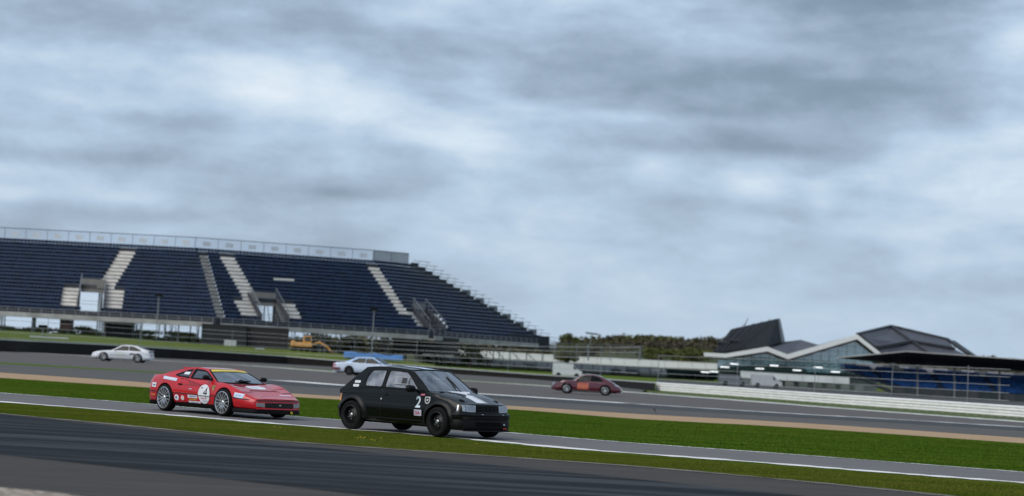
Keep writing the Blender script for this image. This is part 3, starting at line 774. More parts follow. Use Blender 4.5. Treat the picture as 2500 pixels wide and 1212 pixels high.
    def front_path(s, z, xback, out=0.0, n=20):
        """plan path round the nose at height z, from the right side to the left"""
        x1 = s.sp['x1']; R_ = []
        for x in np.linspace(xback, x1 - .06, 8):
            v = s.warp(x, -s.side_y(x, z), z); R_.append((v.x, v.y))
        yb = abs(R_[-1][1]); mid = [(s.fx(y, z), y) for y in np.linspace(-yb * .93, yb * .93, n)]
        L_ = [(x, -y) for x, y in reversed(R_)]
        return R_ + mid + L_
    def rear_path(s, z, xfwd, n=16):
        x0 = s.sp['x0']; R_ = []
        for x in np.linspace(xfwd, x0 + .06, 8):
            v = s.warp(x, s.side_y(x, z), z); R_.append((v.x, v.y))
        yb = abs(R_[-1][1]); mid = [(s.rx(y, z), y) for y in np.linspace(yb * .93, -yb * .93, n)]
        return R_ + mid + [(x, -y) for x, y in reversed(R_)]
    def flare(s, xw, mat, out=.055, dr=.075, side=-1):
        Ra = s.sp['Ra']; b = MB(); n = 24; G = []
        for i in range(n + 1):
            t = radians(-8) + radians(196) * i / n; row = []
            for r, o in ((Ra + dr + .02, -.015), (Ra + dr, .012), (Ra + dr * .62, out * .8), (Ra + .012, out), (Ra - .004, out - .004), (Ra - .004, -.05)):
                x = xw + r * cos(t); z = s.sp['zw'] + r * sin(t)
                row.append(Vector((x, side * (s.side_y(min(max(x, s.sp['x0']), s.sp['x1']), max(z, s.sp['zb'] + .1)) + o), z)))
            G.append(row)
        b.grid(G); o = b.build('wheel_arch_flare', mat, s.root, True, 50); return o
    def interior(s, x0, x1, zf=.45, w=.6, seats=((-.25, -.33), (-.25, .33)), dash=None, wheel_y=None):
        b = MB(); b.box(((x0 + x1) / 2, 0, zf - .02), (x1 - x0, 2 * w, .04)); 
        for sd in (-1, 1): b.box(((x0 + x1) / 2, sd * w, (zf + s.sp['gh']['A'][1]) / 2), (x1 - x0, .03, s.sp['gh']['A'][1] - zf))
        b.box((x0, 0, zf + .2), (.03, 2 * w, .4)); b.build('cabin_tub', m_under, s.root)
        if dash is not None: MB().bbox((dash, 0, s.sp['gh']['A'][1] - .07), (.34, 2 * w - .02, .16), .04).build('dashboard', m_blackp, s.root)
        top = s.sp['gh']['B'][1]
        for sx, sy in seats:
            st = MB(); st.bbox((sx + .12, sy, zf + .12), (.5, .46, .16), .04)
            bk = [(sx - .12, zf + .12), (sx - .30, top - .20), (sx - .34, top - .12)]
            for (xa, za), (xb_, zb_) in zip(bk, bk[1:]):
                st.bar((xa, sy, za), (xb_, sy, zb_), .09, .46 if za < top - .25 else .28, Vector((1, 0, 0)))
            st.build('race_seat', m_seat, s.root)
        if wheel_y is not None:
            c = Vector((dash - .27, wheel_y, s.sp['gh']['A'][1] + .0)); pts = []
            for k in range(21):
                t = 2 * pi * k / 20; pts.append(c + Vector((-.05 * sin(t), .165 * cos(t), .155 * sin(t))))
            w_ = MB().tube(pts, .014, 6, False); w_.bar(c + Vector((0, -.16, 0)), c + Vector((0, .16, 0)), .03, .012); w_.bar(c, c + Vector((.25, 0, -.08)), .03); w_.build('steering_wheel', m_blackp, s.root)
    def mirror(s, x, z, side, mat, size=(.09, .19, .11), arm=.10):
        y = s.gy(z) if z > s.sp['gh']['A'][1] else s.side_y(x, z)
        b = MB(); b.bbox((x, side * (y + arm + size[1] / 2), z + .05), size, .03); b.bar((x + .02, side * (y - .02), z), (x, side * (y + arm + .04), z + .03), .05, .035)
        return b.build('door_mirror', mat, s.root, True, 50)
# ================================================================== BLACK HATCHBACK
m_black = M('black car paint', (0.0022, 0.0030, 0.0030), 0.32, coat=0.42, var=0.25, scale=2.5, spec=0.10)
m_flare = M('satin black flare', (0.003, 0.0034, 0.0038), 0.40, var=0.2, scale=6, spec=0.3)
g_ws = glass('windscreen glass', (0.55, 0.58, 0.58), 0.24, 0.03, 0.10, (0.42, 0.45, 0.46))
g_perspex = glass('cloud sheen perspex', (0.70, 0.71, 0.73), 0.16, 0.06, 0.62, (0.52, 0.52, 0.56))  # patchy pale haze paints the cloud reflected in the side windows
P205 = [(0, .90), (.12, .955), (.3, .988), (.47, 1.0), (.51, 1.0), (.56, .982), (.75, .962), (.93, .935), (1, .905)]
sp205 = dict(k=1.04, x0=-1.66, x1=1.82, xf=1.21, xr=-1.21, Ra=.335, zw=.305, zb=.20, P=P205, pc=6, bowf=.09, bowr=.02, slf=.12, slr=.0, end=.45, cabin=(-1.45, .74),
    zsh=[(-1.66, .78), (-1.56, .82), (-1.3, .87), (-.6, .885), (.4, .885), (.82, .875), (1.2, .80), (1.55, .72), (1.80, .665)],
    zc=[(-1.66, .785), (-1.56, .83), (-1.3, .88), (-.6, .90), (.5, .91), (.85, .905), (1.2, .85), (1.55, .765), (1.80, .685)],
    hw=[(-1.66, .745), (-1.5, .772), (-1.2, .785), (0, .79), (1.0, .785), (1.4, .772), (1.65, .75), (1.82, .715)],
    gh=dict(A=(.82, .875), B=(.235, 1.275), mids=[(-.05, 1.30), (-.5, 1.315)], C=(-1.02, 1.285), D=(-1.635, .79), wb=.722, wr=.585, crown=.03, rail=.013, bowA=.16, bowB=.06,
        windows=[[(.585, .905), (.27, 1.165), (.15, 1.245), (-.35, 1.268), (-.375, .905)], [(-.445, .905), (-.425, 1.268), (-.85, 1.25), (-.95, 1.10), (-.945, .905)]]))
# placed by where the two near tyres touch the road
r_, f_ = gp(863, 1050), gp(1078, 1067.5)
hd = Vector((f_.x - r_.x, f_.y - r_.y)); a205 = radians(-41)
rt = Vector((sin(a205), -cos(a205))); mid = (r_ + f_) / 2
c205 = Car('race_car', 'black three door hatchback race car with white number 2 on its door', 'car', (mid.x - rt.x * .70, mid.y - rt.y * .70, .01), a205, sp205)
c = c205
c.body(m_black); c.underside(.17, .60, .52)
c.glasshouse(m_black, g_ws, g_perspex, m_trim, hatch=.12)
c.sp['ventmat'] = M('vent grey', (0.05, 0.05, 0.052), 0.4, metal=0.6)
c.sp['steer'] = radians(-3)
c.wheels(.295, .205, .200, 'steel', M('black wheel enamel', (0.004, 0.004, 0.0045), 0.45, var=0.2, scale=10), track=.735)
for sd in (-1, 1):
    for xw in (1.21, -1.21): c.flare(xw, m_flare, .06, .085, sd)
    c.mirror(.56, .865, sd, m_blackp, (.12, .22, .135))
    c.seam([(-.41, .87), (-.41, .26)], .008, side=sd); c.seam([(.66, .86), (.70, .55), (.70, .26)], .008, side=sd)
    c.seam([(-.86, .535), (.84, .535)], .018, m_flare, side=sd, name='rubbing_strip', off=.010)
    c.seam([(-.84, .29), (.85, .29)], .03, m_blackp, side=sd, name='sill_strip', off=.010)
    hb = c.rect('door_handle', -.37, -.24, .735, .785, m_trim, .006, sd)
    c.rect('handle_bar', -.36, -.25, .755, .778, m_flare, .018, sd, parent=hb)
c.interior(-1.5, .75, .42, .64, ((-.28, -.34), (-.28, .34)), .60, -.34)
cg = MB()
cg.tube([(.62, -.60, .45), (.56, -.60, .90), (.22, -.52, 1.23), (-.34, -.52, 1.26), (-.40, -.60, .45)], .021, 8)
cg.tube([(.62, .60, .45), (.56, .60, .90), (.22, .52, 1.23), (-.34, .52, 1.26), (-.40, .60, .45)], .021, 8)
cg.tube([(-.34, -.52, 1.26), (-.34, .52, 1.26)], .021, 8); cg.tube([(.22, -.52, 1.23), (.22, .52, 1.23)], .021, 8)
cg.tube([(-.34, -.52, 1.25), (-1.2, -.50, .75)], .021, 8); cg.tube([(-.34, .52, 1.25), (-1.2, .50, .75)], .021, 8); cg.tube([(-.34, -.52, 1.25), (-.40, .60, .5)], .021, 8)
cg.build('roll_cage', m_cage, c.root, True)
# sliding ventilation panel in the door window
vp = c.rect('sliding_panel', -.12, .26, 1.00, 1.13, g_perspex, .012, -1, gh=True)
c.rect('panel_runner', -.14, .28, 1.125, 1.142, m_cage, .016, -1, gh=True, parent=vp); c.rect('panel_runner', -.14, .28, .985, 1.002, m_cage, .016, -1, gh=True, parent=vp)
c.rect('panel_opening', .07, .20, .998, 1.118, m_inkk, .015, -1, gh=True, parent=vp)
# front: headlamps, grille, bumper, lower valance
for sd in (-1, 1):
    hl = c.front_poly('headlamp', round_poly([(sd * .355, .525), (sd * .60, .528), (sd * .60, .665), (sd * .345, .655)], .015, 3), m_clear, .014, .05)
    c.front_poly('lamp_reflector', round_poly([(sd * .38, .545), (sd * .58, .548), (sd * .58, .645), (sd * .37, .64)], .02, 3), M('lamp reflector', (.32, .34, .36), .15, metal=.8, var=.4, scale=30), .0165, .004, hl)
    c.front_poly('indicator', round_poly([(sd * .612, .530), (sd * .665, .535), (sd * .662, .66), (sd * .612, .663)], .01, 3), m_clear, .014, .05)
    c.rect('side_indicator', 1.705, 1.745, .535, .655, m_clear, .008, sd)
gr = c.front_poly('grille', [(-.335, .53), (.335, .53), (.335, .655), (-.335, .655)], m_under, .006, .02)
for k in range(4):
    z = .545 + k * .03
    for sd in (-1, 1): c.front_poly('grille_slat', [(sd * .055, z), (sd * .33, z), (sd * .33, z + .012), (sd * .055, z + .012)], m_flare, .016, .02, gr)
c.front_poly('grille_badge', round_poly([(-.035, .535), (.035, .535), (.04, .65), (-.04, .65)], .015, 3), m_trim, .018, .02, gr)
c.wrap('front_bumper', c.front_path(.48, 1.56), [(-.02, .365), (.03, .37), (.055, .40), (.06, .44), (.045, .452), (.06, .462), (.055, .495), (.02, .51), (-.02, .51)], m_flare)
c.wrap('front_valance', c.front_path(.36, 1.58), [(-.03, .16), (.012, .165), (.03, .20), (.035, .34), (.02, .372), (-.03, .372)], m_blackp)
c.front_poly('intake_mesh', round_poly([(-.34, .255), (.34, .255), (.36, .335), (-.36, .335)], .02, 3), m_under, .05, .02)
c.front_poly('splitter', [(-.64, .148), (.64, .148), (.64, .172), (-.64, .172)], m_trim, .07, .12)
c.front_poly('tow_strap', [(.42, .20), (.55, .20), (.55, .222), (.42, .222)], M('red webbing', (.5, .04, .02), .8, var=.1, scale=30), .06, .01)
for y in (-.24, .40): c.front_poly('bumper_bolt', [(y, .478), (y + .05, .478), (y + .05, .492), (y, .492)], m_steel, .068, .02)
c.front_poly('tow_eye', round_poly([(.44, .275), (.50, .275), (.50, .305), (.44, .305)], .01), m_steel, .05, .02)
# rear
c.wrap('rear_bumper', c.rear_path(.48, -1.54), [(-.02, .36), (.02, .36), (.045, .39), (.05, .47), (.03, .51), (-.02, .51)], m_flare)
c.wrap('rear_valance', c.rear_path(.34, -1.56), [(-.03, .22), (.005, .22), (.02, .25), (.02, .37), (-.03, .37)], m_blackp)
for sd in (-1, 1):
    c.rear_poly('tail_lamp', [(sd * .46, .56), (sd * .66, .56), (sd * .66, .74), (sd * .46, .74)], m_redl, .012, .03)
    c.rect('tail_lamp_wrap', -1.645, -1.60, .57, .72, m_amber, .008, sd)
# bonnet: pale stripe broken by a dark emblem, pins; roof patch
def hx(a, b, n=14): return list(np.linspace(a, b, n))
c.hood_grid('bonnet_stripe', hx(1.36, 1.745), -.215, .035, m_stick, .004)
c.hood_grid('bonnet_stripe', hx(1.36, 1.745), .055, .095, m_stick, .004)
c.hood_grid('bonnet_stripe', hx(.93, 1.12), lambda x: -.26 + (x - .93) * .2, lambda x: .40 - (x - .93) * .9, m_stick, .004)
c.hood_grid('bonnet_stripe', hx(1.10, 1.36), lambda x: -.18 + .30 * sin((x - 1.1) / .26 * pi) * .5, lambda x: .06 + .05 * sin((x - 1.1) / .26 * 9), m_stick, .005)
c.hood_grid('bonnet_emblem', hx(1.08, 1.38), lambda x: -.24 + .04 * sin(x * 40), lambda x: -.20 + .16 * sin((x - 1.08) / .3 * pi), m_inkk, .008)
for y in (-.52, .52):
    c.hood_grid('bonnet_catch', hx(1.55, 1.68, 5), y - .045, y + .045, m_under, .006)
    c.hood_grid('bonnet_vent', hx(1.00, 1.07, 4), y - .06, y + .06, m_under, .005)
for sd in (-1, 1): c.hood_grid('bonnet_gap', hx(.86, 1.76, 20), lambda x: sd * (c205.hw(x) * .90), lambda x: sd * (c205.hw(x) * .90 + .008), m_inkk, .004, ny=1)
G = c.roofG
def roof_pt(fx_, fy, off=.012):
    i = min(int(fx_ * (len(G) - 1)), len(G) - 2); j = min(int(fy * 12), 11); a, b = fx_ * (len(G) - 1) - i, fy * 12 - j
    p = G[i][j].lerp(G[i][j+1], b).lerp(G[i+1][j].lerp(G[i+1][j+1], b), a); return p + Vector((0, 0, off))
MB().grid([[roof_pt(lerp(.03, .97, i / 12), lerp(.30, .52, j / 3)) for j in range(4)] for i in range(13)]).build('roof_stripe', m_stickb, c.root)  # pale stripe, brightened to take in the roof's sky reflection as well
MB().grid([[roof_pt(lerp(.03, .97, i / 12), lerp(.545, .57, j / 1)) for j in range(2)] for i in range(13)]).build('roof_stripe', m_stickb, c.root)
# wiper
MB().tube([c.ws(.12, .03) + Vector((.03, 0, .01)), c.ws(.16, .28) + Vector((.02, 0, .02)), c.ws(.20, .42) + Vector((.02, 0, .015))], .010, 6).build('wiper_arm', m_trim, c.root)
MB().tube([c.ws(.17, .22) + Vector((.015, 0, .012)), c.ws(.22, .66) + Vector((.012, 0, .012))], .013, 6).build('wiper_blade', m_trim, c.root)
# writing on the near side
c.text('race_number', '2', .575, .545, .232, M('pale race number', (.66, .76, .84), .4, var=.05, scale=9), .007, wide=.88)
pl = c.rect('class_plate', .55, .75, .385, .505, M('lilac plate', (.52, .50, .62), .5, var=.08, scale=9), .006)
c.text('plate_letters', 'DA', .575, .408, .072, m_inkr, .010, parent=pl)
fl = c.rect('flag_sticker', .665, .775, .793, .826, M('pink red vinyl', (.60, .18, .24), .5, var=.3, scale=60), .007, skew=.02)
sh = c.poly('shield_badge', [(.81, .775), (.94, .775), (.945, .70), (.925, .655), (.875, .628), (.825, .655), (.805, .70)], m_stick, .006)
c.poly('shield_field', [(.827, .762), (.923, .762), (.928, .705), (.91, .668), (.875, .645), (.84, .668), (.822, .705)], m_inkk, .009, parent=sh)
c.poly('shield_device', [(.838, .748), (.858, .715), (.875, .735), (.895, .70), (.912, .748), (.893, .725), (.88, .69), (.868, .69), (.855, .722)], m_stick, .012, parent=sh)
for x, z in ((-1.17, .985), (-1.19, .905)):
    stk = c.poly('name_sticker', [tuple(p) for p in round_poly([(x - .085, z - .026), (x + .085, z - .026), (x + .09, z + .026), (x - .08, z + .026)], .024, 4)], m_stick, .008)
    c.rect('sticker_print', x - .05, x + .055, z - .006, z + .008, M('faint grey ink', (.55, .57, .6), .5, var=.2, scale=60), .012, parent=stk)
c.disc('fuel_cap', -1.30, .885, .042, .05, m_trim, .006)
c.disc('door_lock', -.40, .672, .016, .018, m_stick, .010)

# ================================================================== RED SPORTS CAR
m_red = M('red car paint', (0.50, 0.006, 0.013), 0.45, coat=1.0, var=0.08, scale=2.0, spec=0.15)
g_dark = glass('dark window glass', (0.22, 0.26, 0.27), 0.16, 0.02)
g_ws2 = glass('windscreen pale glass', (0.42, 0.46, 0.48), 0.30, 0.03)
spR = dict(k=1.0, x0=-2.04, x1=2.22, xf=1.175, xr=-1.175, Ra=.355, zw=.315, zb=.215, P=[(0, .91), (.1, .955), (.3, .98), (.42, 1.0), (.46, .998), (.6, .995), (.78, .975), (.92, .935), (1, .88)], pc=2.6,
    bowf=.16, bowr=.05, slf=.10, slr=.05, end=.5, cabin=(-.9, .62), sharp=38,
    zsh=[(-2.04, .75), (-1.85, .845), (-1.4, .87), (-1.1, .875), (-.7, .83), (0, .795), (.6, .765), (.95, .775), (1.2, .75), (1.6, .635), (1.95, .525), (2.22, .455)],
    zc=[(-2.04, .76), (-1.85, .855), (-1.2, .865), (-.7, .84), (0, .81), (.64, .775), (1.0, .735), (1.3, .68), (1.6, .62), (1.95, .52), (2.22, .452)],
    hw=[(-2.04, .74), (-1.8, .81), (-1.2, .865), (-.6, .845), (0, .83), (.7, .84), (1.2, .855), (1.6, .825), (1.9, .775), (2.22, .68)],
    gh=dict(A=(.72, .765), B=(.10, 1.045), mids=[(-.2, 1.075), (-.5, 1.072)], C=(-.80, 1.03), D=(-1.62, .855), wb=.735, wr=.53, crown=.025, bowA=.20, bowB=.08, rail=.014, curve=.03, wround=.03,
        windows=[[(.55, .815), (.12, 1.0), (.03, 1.022), (-.40, 1.038), (-.36, .835)], [(-.415, .84), (-.45, 1.035), (-.60, 1.012), (-1.02, .885), (-.98, .865)]]))
r_, f_ = gp(403, 1005), gp(552, 1017)
midR = (r_ + f_) / 2; aR = radians(-46); rt = Vector((sin(aR), -cos(aR)))
cR = c = Car('sports_car', 'red wedge shaped sports car with white number roundel following the black hatchback', 'car', (midR.x - rt.x * .76, midR.y - rt.y * .76, .01), aR, spR)
c.body(m_red); c.underside(.13, .58, .55); c.glasshouse(m_red, g_ws2, g_dark, m_trim, hatch=.10)
c.sp['steer'] = radians(2); c.wheels(.318, .22, .255, 'spoke', m_silver, track=.775)
c.interior(-.9, .66, .34, .62, ((-.15, -.34), (-.15, .34)), .52, -.34)
for sd in (-1, 1):
    c.seam([(1.52, .452), (2.08, .424)], .022, side=sd, name='waist_line', off=.006); c.seam([(-.83, .455), (.83, .452)], .018, side=sd, name='waist_line', off=.006); c.seam([(-2.02, .46), (-1.52, .455)], .022, side=sd, name='waist_line', off=.006)
    c.seam([(.72, .79), (.66, .60), (.64, .25)], .007, side=sd); c.seam([(-.50, .81), (-.60, .60), (-.58, .25)], .006, side=sd)
    c.rect('side_skirt', -.80, .82, .15, .23, m_under, -.01, sd)
    # intake behind the door, its hollow shaded in by colour
    ik = c.poly('side_intake', [(-.66, .812), (-.52, .80), (-.50, .645), (-.67, .65)], m_under, .008, sd)
    sc_ = MB(); A_ = [c.sd_pt(x, z, .004, sd) for x, z in ((-.50, .795), (-.2, .745), (.1, .70), (.36, .665))]; B_ = [c.sd_pt(x, z, .004, sd) for x, z in ((-.50, .655), (-.2, .652), (.1, .652), (.36, .655))]
    mid_ = [a.lerp(b, .35) - Vector((0, sd * d, 0)) for a, b, d in zip(A_, B_, (.04, .03, .018, .0))]
    sc_.grid([A_, [a + Vector((0, sd * .004, 0)) for a in A_], B_]); sc_.build('intake_scallop_shade', M('scallop shade red', (0.30, 0.003, 0.008), 0.4, coat=.5, var=.08, scale=2), c.root, True, 20)  # flush panel; deeper red paints the shade of the hollow
    c.seam([(-.50, .80), (-.2, .75), (.1, .705), (.38, .665)], .014, M('shadow red', (.16, .004, .008), .4, var=.1, scale=8), sd, 'scallop_edge_shadow', .008)  # dark red line paints the shadow along the upper lip
    c.rect('flank_marker', -1.84, -1.62, .355, .388, m_amber, .008, sd)
    c.mirror(.46, .82, sd, m_blackp, (.10, .18, .10), .06)
    c.rect('window_shade', -.36, -.30, .82, 1.06, m_trim, .004, sd, gh=True)
# nose
c.front_poly('nose_line', [(-.62, .412), (.62, .412), (.62, .428), (-.62, .428)], m_inkk, .008, .01)
gr = c.front_poly('grille', [(-.40, .258), (.40, .258), (.40, .372), (-.40, .372)], m_under, .006, .02)
for k in range(4): c.front_poly('grille_bar', [(-.39, .28 + k * .025), (.39, .28 + k * .025), (.39, .287 + k * .025), (-.39, .287 + k * .025)], M('grille grey', (.06, .06, .06), .4, var=.2, scale=9), .012, .01, gr)
c.front_poly('grille_badge', round_poly([(-.03, .31), (.03, .31), (.03, .335), (-.03, .335)], .008), m_steel, .02, .01, gr)
for sd in (-1, 1): c.front_poly('driving_lamp', round_poly([(sd * .42, .275), (sd * .62, .28), (sd * .62, .365), (sd * .42, .365)], .015, 3), M('grey lamp cover', (.22, .24, .24), .25, coat=.4, var=.2, scale=14), .012, .03)
c.wrap('front_spoiler', c.front_path(.25, 1.50), [(-.03, .115), (.02, .12), (.025, .15), (.012, .215), (-.03, .218)], m_trim)
c.front_poly('lower_lip', [(-.62, .224), (.62, .224), (.62, .240), (-.62, .240)], M('bright red lip', (.55, .02, .03), .35, var=.1, scale=9), .022, .02)
c.front_poly('tow_loop', round_poly([(.30, .13), (.36, .13), (.36, .19), (.30, .19)], .02), M('yellow webbing', (.55, .42, .03), .7, var=.2, scale=30), .05, .02)
c.rear_poly('tail_panel', [(-.66, .50), (.66, .50), (.66, .70), (-.66, .70)], m_trim, .006, .02)
c.wrap('rear_valance', c.rear_path(.25, -1.60), [(-.03, .14), (.01, .14), (.02, .16), (.01, .22), (-.03, .22)], m_under)
for sd in (-1, 1):
    for yy in (.32, .52): c.rear_poly('tail_lamp', round_poly([(sd * yy - .08, .53), (sd * yy + .08, .53), (sd * yy + .08, .69), (sd * yy - .08, .69)], .075, 4), m_redl, .014, .03)
c.rear_poly('rear_bumper', [(-.72, .40), (.72, .40), (.72, .455), (-.72, .455)], m_trim, .03, .05)
# deck spoiler behind the roof
MB().bbox((-.86, 0, 1.06), (.22, 1.02, .03), .01).build('roof_spoiler', m_red, c.root)
# bonnet
m_slot = M('slot dark red', (.24, .008, .014), .5, var=.1, scale=8)
c.hood_grid('radiator_vent', hx(1.52, 1.62), lambda x: -.36 - (x - 1.52) * .6, lambda x: .36 + (x - 1.52) * .6, m_slot, .004)
for y in (-.58, .58):
    c.hood_grid('headlamp_cover_gap', hx(1.42, 1.44, 3), y - .13, y + .13, m_slot, .004); c.hood_grid('headlamp_cover_gap', hx(1.72, 1.745, 3), y - .13, y + .13, m_inkk, .004)
for sd in (-1, 1): c.hood_grid('bonnet_gap', hx(.80, 1.75, 20), lambda x: sd * .40, lambda x: sd * .409, m_slot, .004, ny=1)
hd_ = c.hood_grid('bonnet_plate', hx(1.12, 1.44), lambda x: -.26 + .1 * abs((x - 1.28) / .16) ** 2, lambda x: .26 - .1 * abs((x - 1.28) / .16) ** 2, m_stick, .005)
c.hood_grid('plate_mark', hx(1.2, 1.36, 6), lambda x: -.06 + .5 * (x - 1.28), lambda x: -.02 + .5 * (x - 1.28), M('pale grey print', (.42, .44, .50), .5, var=.2, scale=20), .008, hd_)
c.hood_grid('nose_sticker', hx(1.84, 1.93, 6), .24, .60, M('pink white vinyl', (.66, .52, .60), .5, var=.2, scale=20), .005)
# screen banner
sb = MB(); sb.grid([[c.ws(u, v) + Vector((.006, 0, .008)) for u in np.linspace(-.93, .93, 13)] for v in (.80, .88, .965)]); sb = sb.build('screen_banner', M('yellow banner', (.78, .62, .06), .45, var=.08, scale=9), c.root)
MB().grid([[c.ws(u, v) + Vector((.010, 0, .012)) for u in np.linspace(-.62, .55, 9)] for v in (.85, .92)]).build('banner_print', M('banner print', (.78, .50, .16), .5, col2=(.80, .70, .30), scale=30, contrast=(.42, .55)), sb)
# wipers in a tangle at the base of the screen
MB().tube([c.ws(.05, .02) + Vector((.03, 0, .02)), c.ws(-.15, .16) + Vector((.02, 0, .025)), c.ws(-.28, .10) + Vector((.03, 0, .02))], .014, 6).build('wiper_arm', m_trim, c.root)
MB().tube([c.ws(-.42, .06) + Vector((.02, 0, .015)), c.ws(.25, .13) + Vector((.02, 0, .02))], .015, 6).build('wiper_blade', m_trim, c.root)
# near side stickers
rd = c.disc('number_roundel', .40, .475, .235, .228, m_stick, .010)
m_num = M('number ink', (.03, .03, .035), .5, var=.2, scale=20)
c.text('race_number', '4', .36, .40, .24, m_num, .014, parent=rd, slant=.12, bold=False)
c.rect('roundel_dot', .27, .32, .605, .635, m_num, .014, parent=rd, skew=.02)
c.rect('roundel_line', .17, .63, .425, .44, m_num, .0145, parent=rd)
c.rect('roundel_strip', .27, .50, .355, .385, M('pink ink', (.62, .30, .32), .5, var=.3, scale=40), .013, parent=rd)
c.rect('roundel_strip', .33, .55, .30, .335, M('grey ink', (.50, .50, .56), .5, var=.3, scale=40), .013, parent=rd)
def sticker(x0, x1, z0, z1, mat=m_stick, ink=None, slope=0, name='sponsor_sticker'):
    o = c.rect(name, x0, x1, z0, z1, mat, .006, slope=slope)
    if ink:
        h = z1 - z0; w = x1 - x0; c.rect('sticker_print', x0 + w * .18, x1 - w * .12, z0 + h * .36, z1 - h * .34, ink, .010, slope=slope, parent=o)
    return o
m_pb = M('faded blue print', (.22, .34, .52), .5, col2=(.60, .68, .78), scale=38, contrast=(.4, .55)); m_pk = M('dark blue print', (.06, .10, .26), .5, col2=(.35, .4, .55), scale=38, contrast=(.45, .6))
sticker(-1.30, -.76, .768, .838, m_stickb, M('pale print', (.72, .80, .86), .5, var=.1, scale=30), slope=-.07)
sticker(-1.80, -1.56, .55, .66, m_stick, m_pk); sticker(-.26, .12, .36, .43, m_stick, m_pk); sticker(-.22, .10, .315, .335, M('mustard vinyl', (.45, .30, .03), .5, var=.15, scale=20))
sticker(-.24, .24, .243, .29, m_stick, M('lilac print', (.55, .50, .62), .5, var=.2, scale=30)); sticker(1.56, 1.86, .468, .575, m_stickb, m_pb, slope=-.10); 
c.rect('window_sticker', -.72, -.50, .905, .965, m_stick, .002, gh=True)
rb = c.disc('round_sticker', -.70, .345, .085, .07, m_stick, .006); c.text('sticker_numerals', '45', -.755, .315, .06, m_inkb, .010, parent=rb)
rb = c.disc('round_sticker', -.47, .345, .065, .058, M('pink white sticker', (.70, .55, .58), .5, var=.3, scale=30), .006)
c.poly('wing_badge', [(.70, .70), (.80, .71), (.80, .60), (.76, .57), (.71, .60)], M('gold badge', (.55, .36, .10), .45, col2=(.10, .14, .05), scale=30, contrast=(.42, .55)), .006)
c.rect('maker_script', -.22, -.10, .565, .580, m_stickb, .006)
# ================================================================== FAR CARS
Pgen = [(0, .92), (.12, .97), (.3, 1.0), (.5, 1.0), (.6, .985), (.8, .97), (.93, .945), (1, .91)]
g_far = glass('far car glass', (0.10, 0.12, 0.13), 0.02, 0.10, blend=0.12)
def far_car(name, label, loc, rz, sp, paint, roofp, rimmat, lamps, wheel=(.31, .20, .2), hatch=.12, group=None):
    c = Car(name, label, 'car', loc, rz, sp); c.body(paint); c.underside(.16, .55, .5); c.glasshouse(roofp, g_far, g_far, m_trim, trim=True, hatch=hatch)
    c.wheels(*wheel, 'spoke', rimmat); c.interior(sp['cabin'][0], sp['cabin'][1], .4, .58, ((-.2, -.33), (-.2, .33)), sp['cabin'][1] - .15, -.33)
    for sd in (-1, 1): c.mirror(sp['gh']['A'][0] - .25, sp['gh']['A'][1] + .01, sd, m_trim, (.09, .15, .09), .05)
    return c
# dark red fastback coupe, driving to the left
m_maroon = M('dark red car paint', (0.085, 0.005, 0.013), 0.22, coat=1.0, var=0.1, scale=2)
sp9 = dict(x0=-2.02, x1=2.05, xf=1.15, xr=-1.13, Ra=.35, zw=.32, zb=.20, P=Pgen, pc=2.2, bowf=.30, bowr=.22, slf=.25, slr=.30, end=.7, cabin=(-.8, .62), sharp=45,
    zsh=[(-2.02, .52), (-1.8, .66), (-1.4, .76), (-1.0, .82), (-.5, .83), (.5, .81), (.9, .83), (1.3, .82), (1.7, .74), (1.95, .62), (2.05, .50)],
    zc=[(-2.02, .56), (-1.8, .70), (-1.4, .80), (-1.0, .86), (-.5, .85), (.6, .86), (1.0, .78), (1.4, .70), (1.8, .60), (1.95, .55), (2.05, .48)],
    hw=[(-2.02, .55), (-1.8, .70), (-1.3, .82), (-.6, .80), (.5, .79), (1.2, .80), (1.6, .74), (1.9, .62), (2.05, .46)],
    gh=dict(A=(.78, .82), B=(.28, 1.21), mids=[(0, 1.265), (-.35, 1.26)], C=(-.72, 1.19), D=(-1.62, .76), wb=.70, wr=.55, crown=.03, bowA=.14, bowB=.06, curve=.05,
        windows=[[(.60, .85), (.26, 1.15), (.0, 1.20), (-.18, 1.205), (-.22, .85)], [(-.27, .855), (-.24, 1.20), (-.62, 1.14), (-.98, .93), (-.90, .86)]]))
p = gp(1432, 964)
c = far_car('coupe', 'dark red fastback coupe with bright orange door panel driving left on the circuit', (p.x, p.y, .012), radians(180 - 6), sp9, m_maroon, m_maroon, m_silver, None, (.315, .2, .20))
c.root.scale.z = .94
m_orange = M('orange panel paint', (.42, .06, .025), .4, col2=(.55, .20, .12), scale=5, var=.1)
for sd in (-1, 1):
    c.rect('door_panel', -.14, .52, .32, .72, m_orange, .006, sd)
    c.rect('bright_strip', -.9, .85, .215, .25, m_silver, .01, sd)
    c.front_poly('headlamp', round_poly([(sd * .30, .50), (sd * .50, .50), (sd * .50, .66), (sd * .30, .66)], .09, 4), m_clear, .02, .06)
    c.rear_poly('tail_lamp', [(sd * .22, .50), (sd * .5, .50), (sd * .5, .57), (sd * .22, .57)], m_redl, .015, .03)
c.wrap('front_bumper', c.front_path(.36, 1.66), [(-.02, .28), (.03, .29), (.045, .36), (.03, .43), (-.02, .44)], m_maroon); c.wrap('rear_bumper', c.rear_path(.36, -1.62), [(-.02, .26), (.03, .28), (.05, .38), (.03, .46), (-.02, .47)], m_maroon)
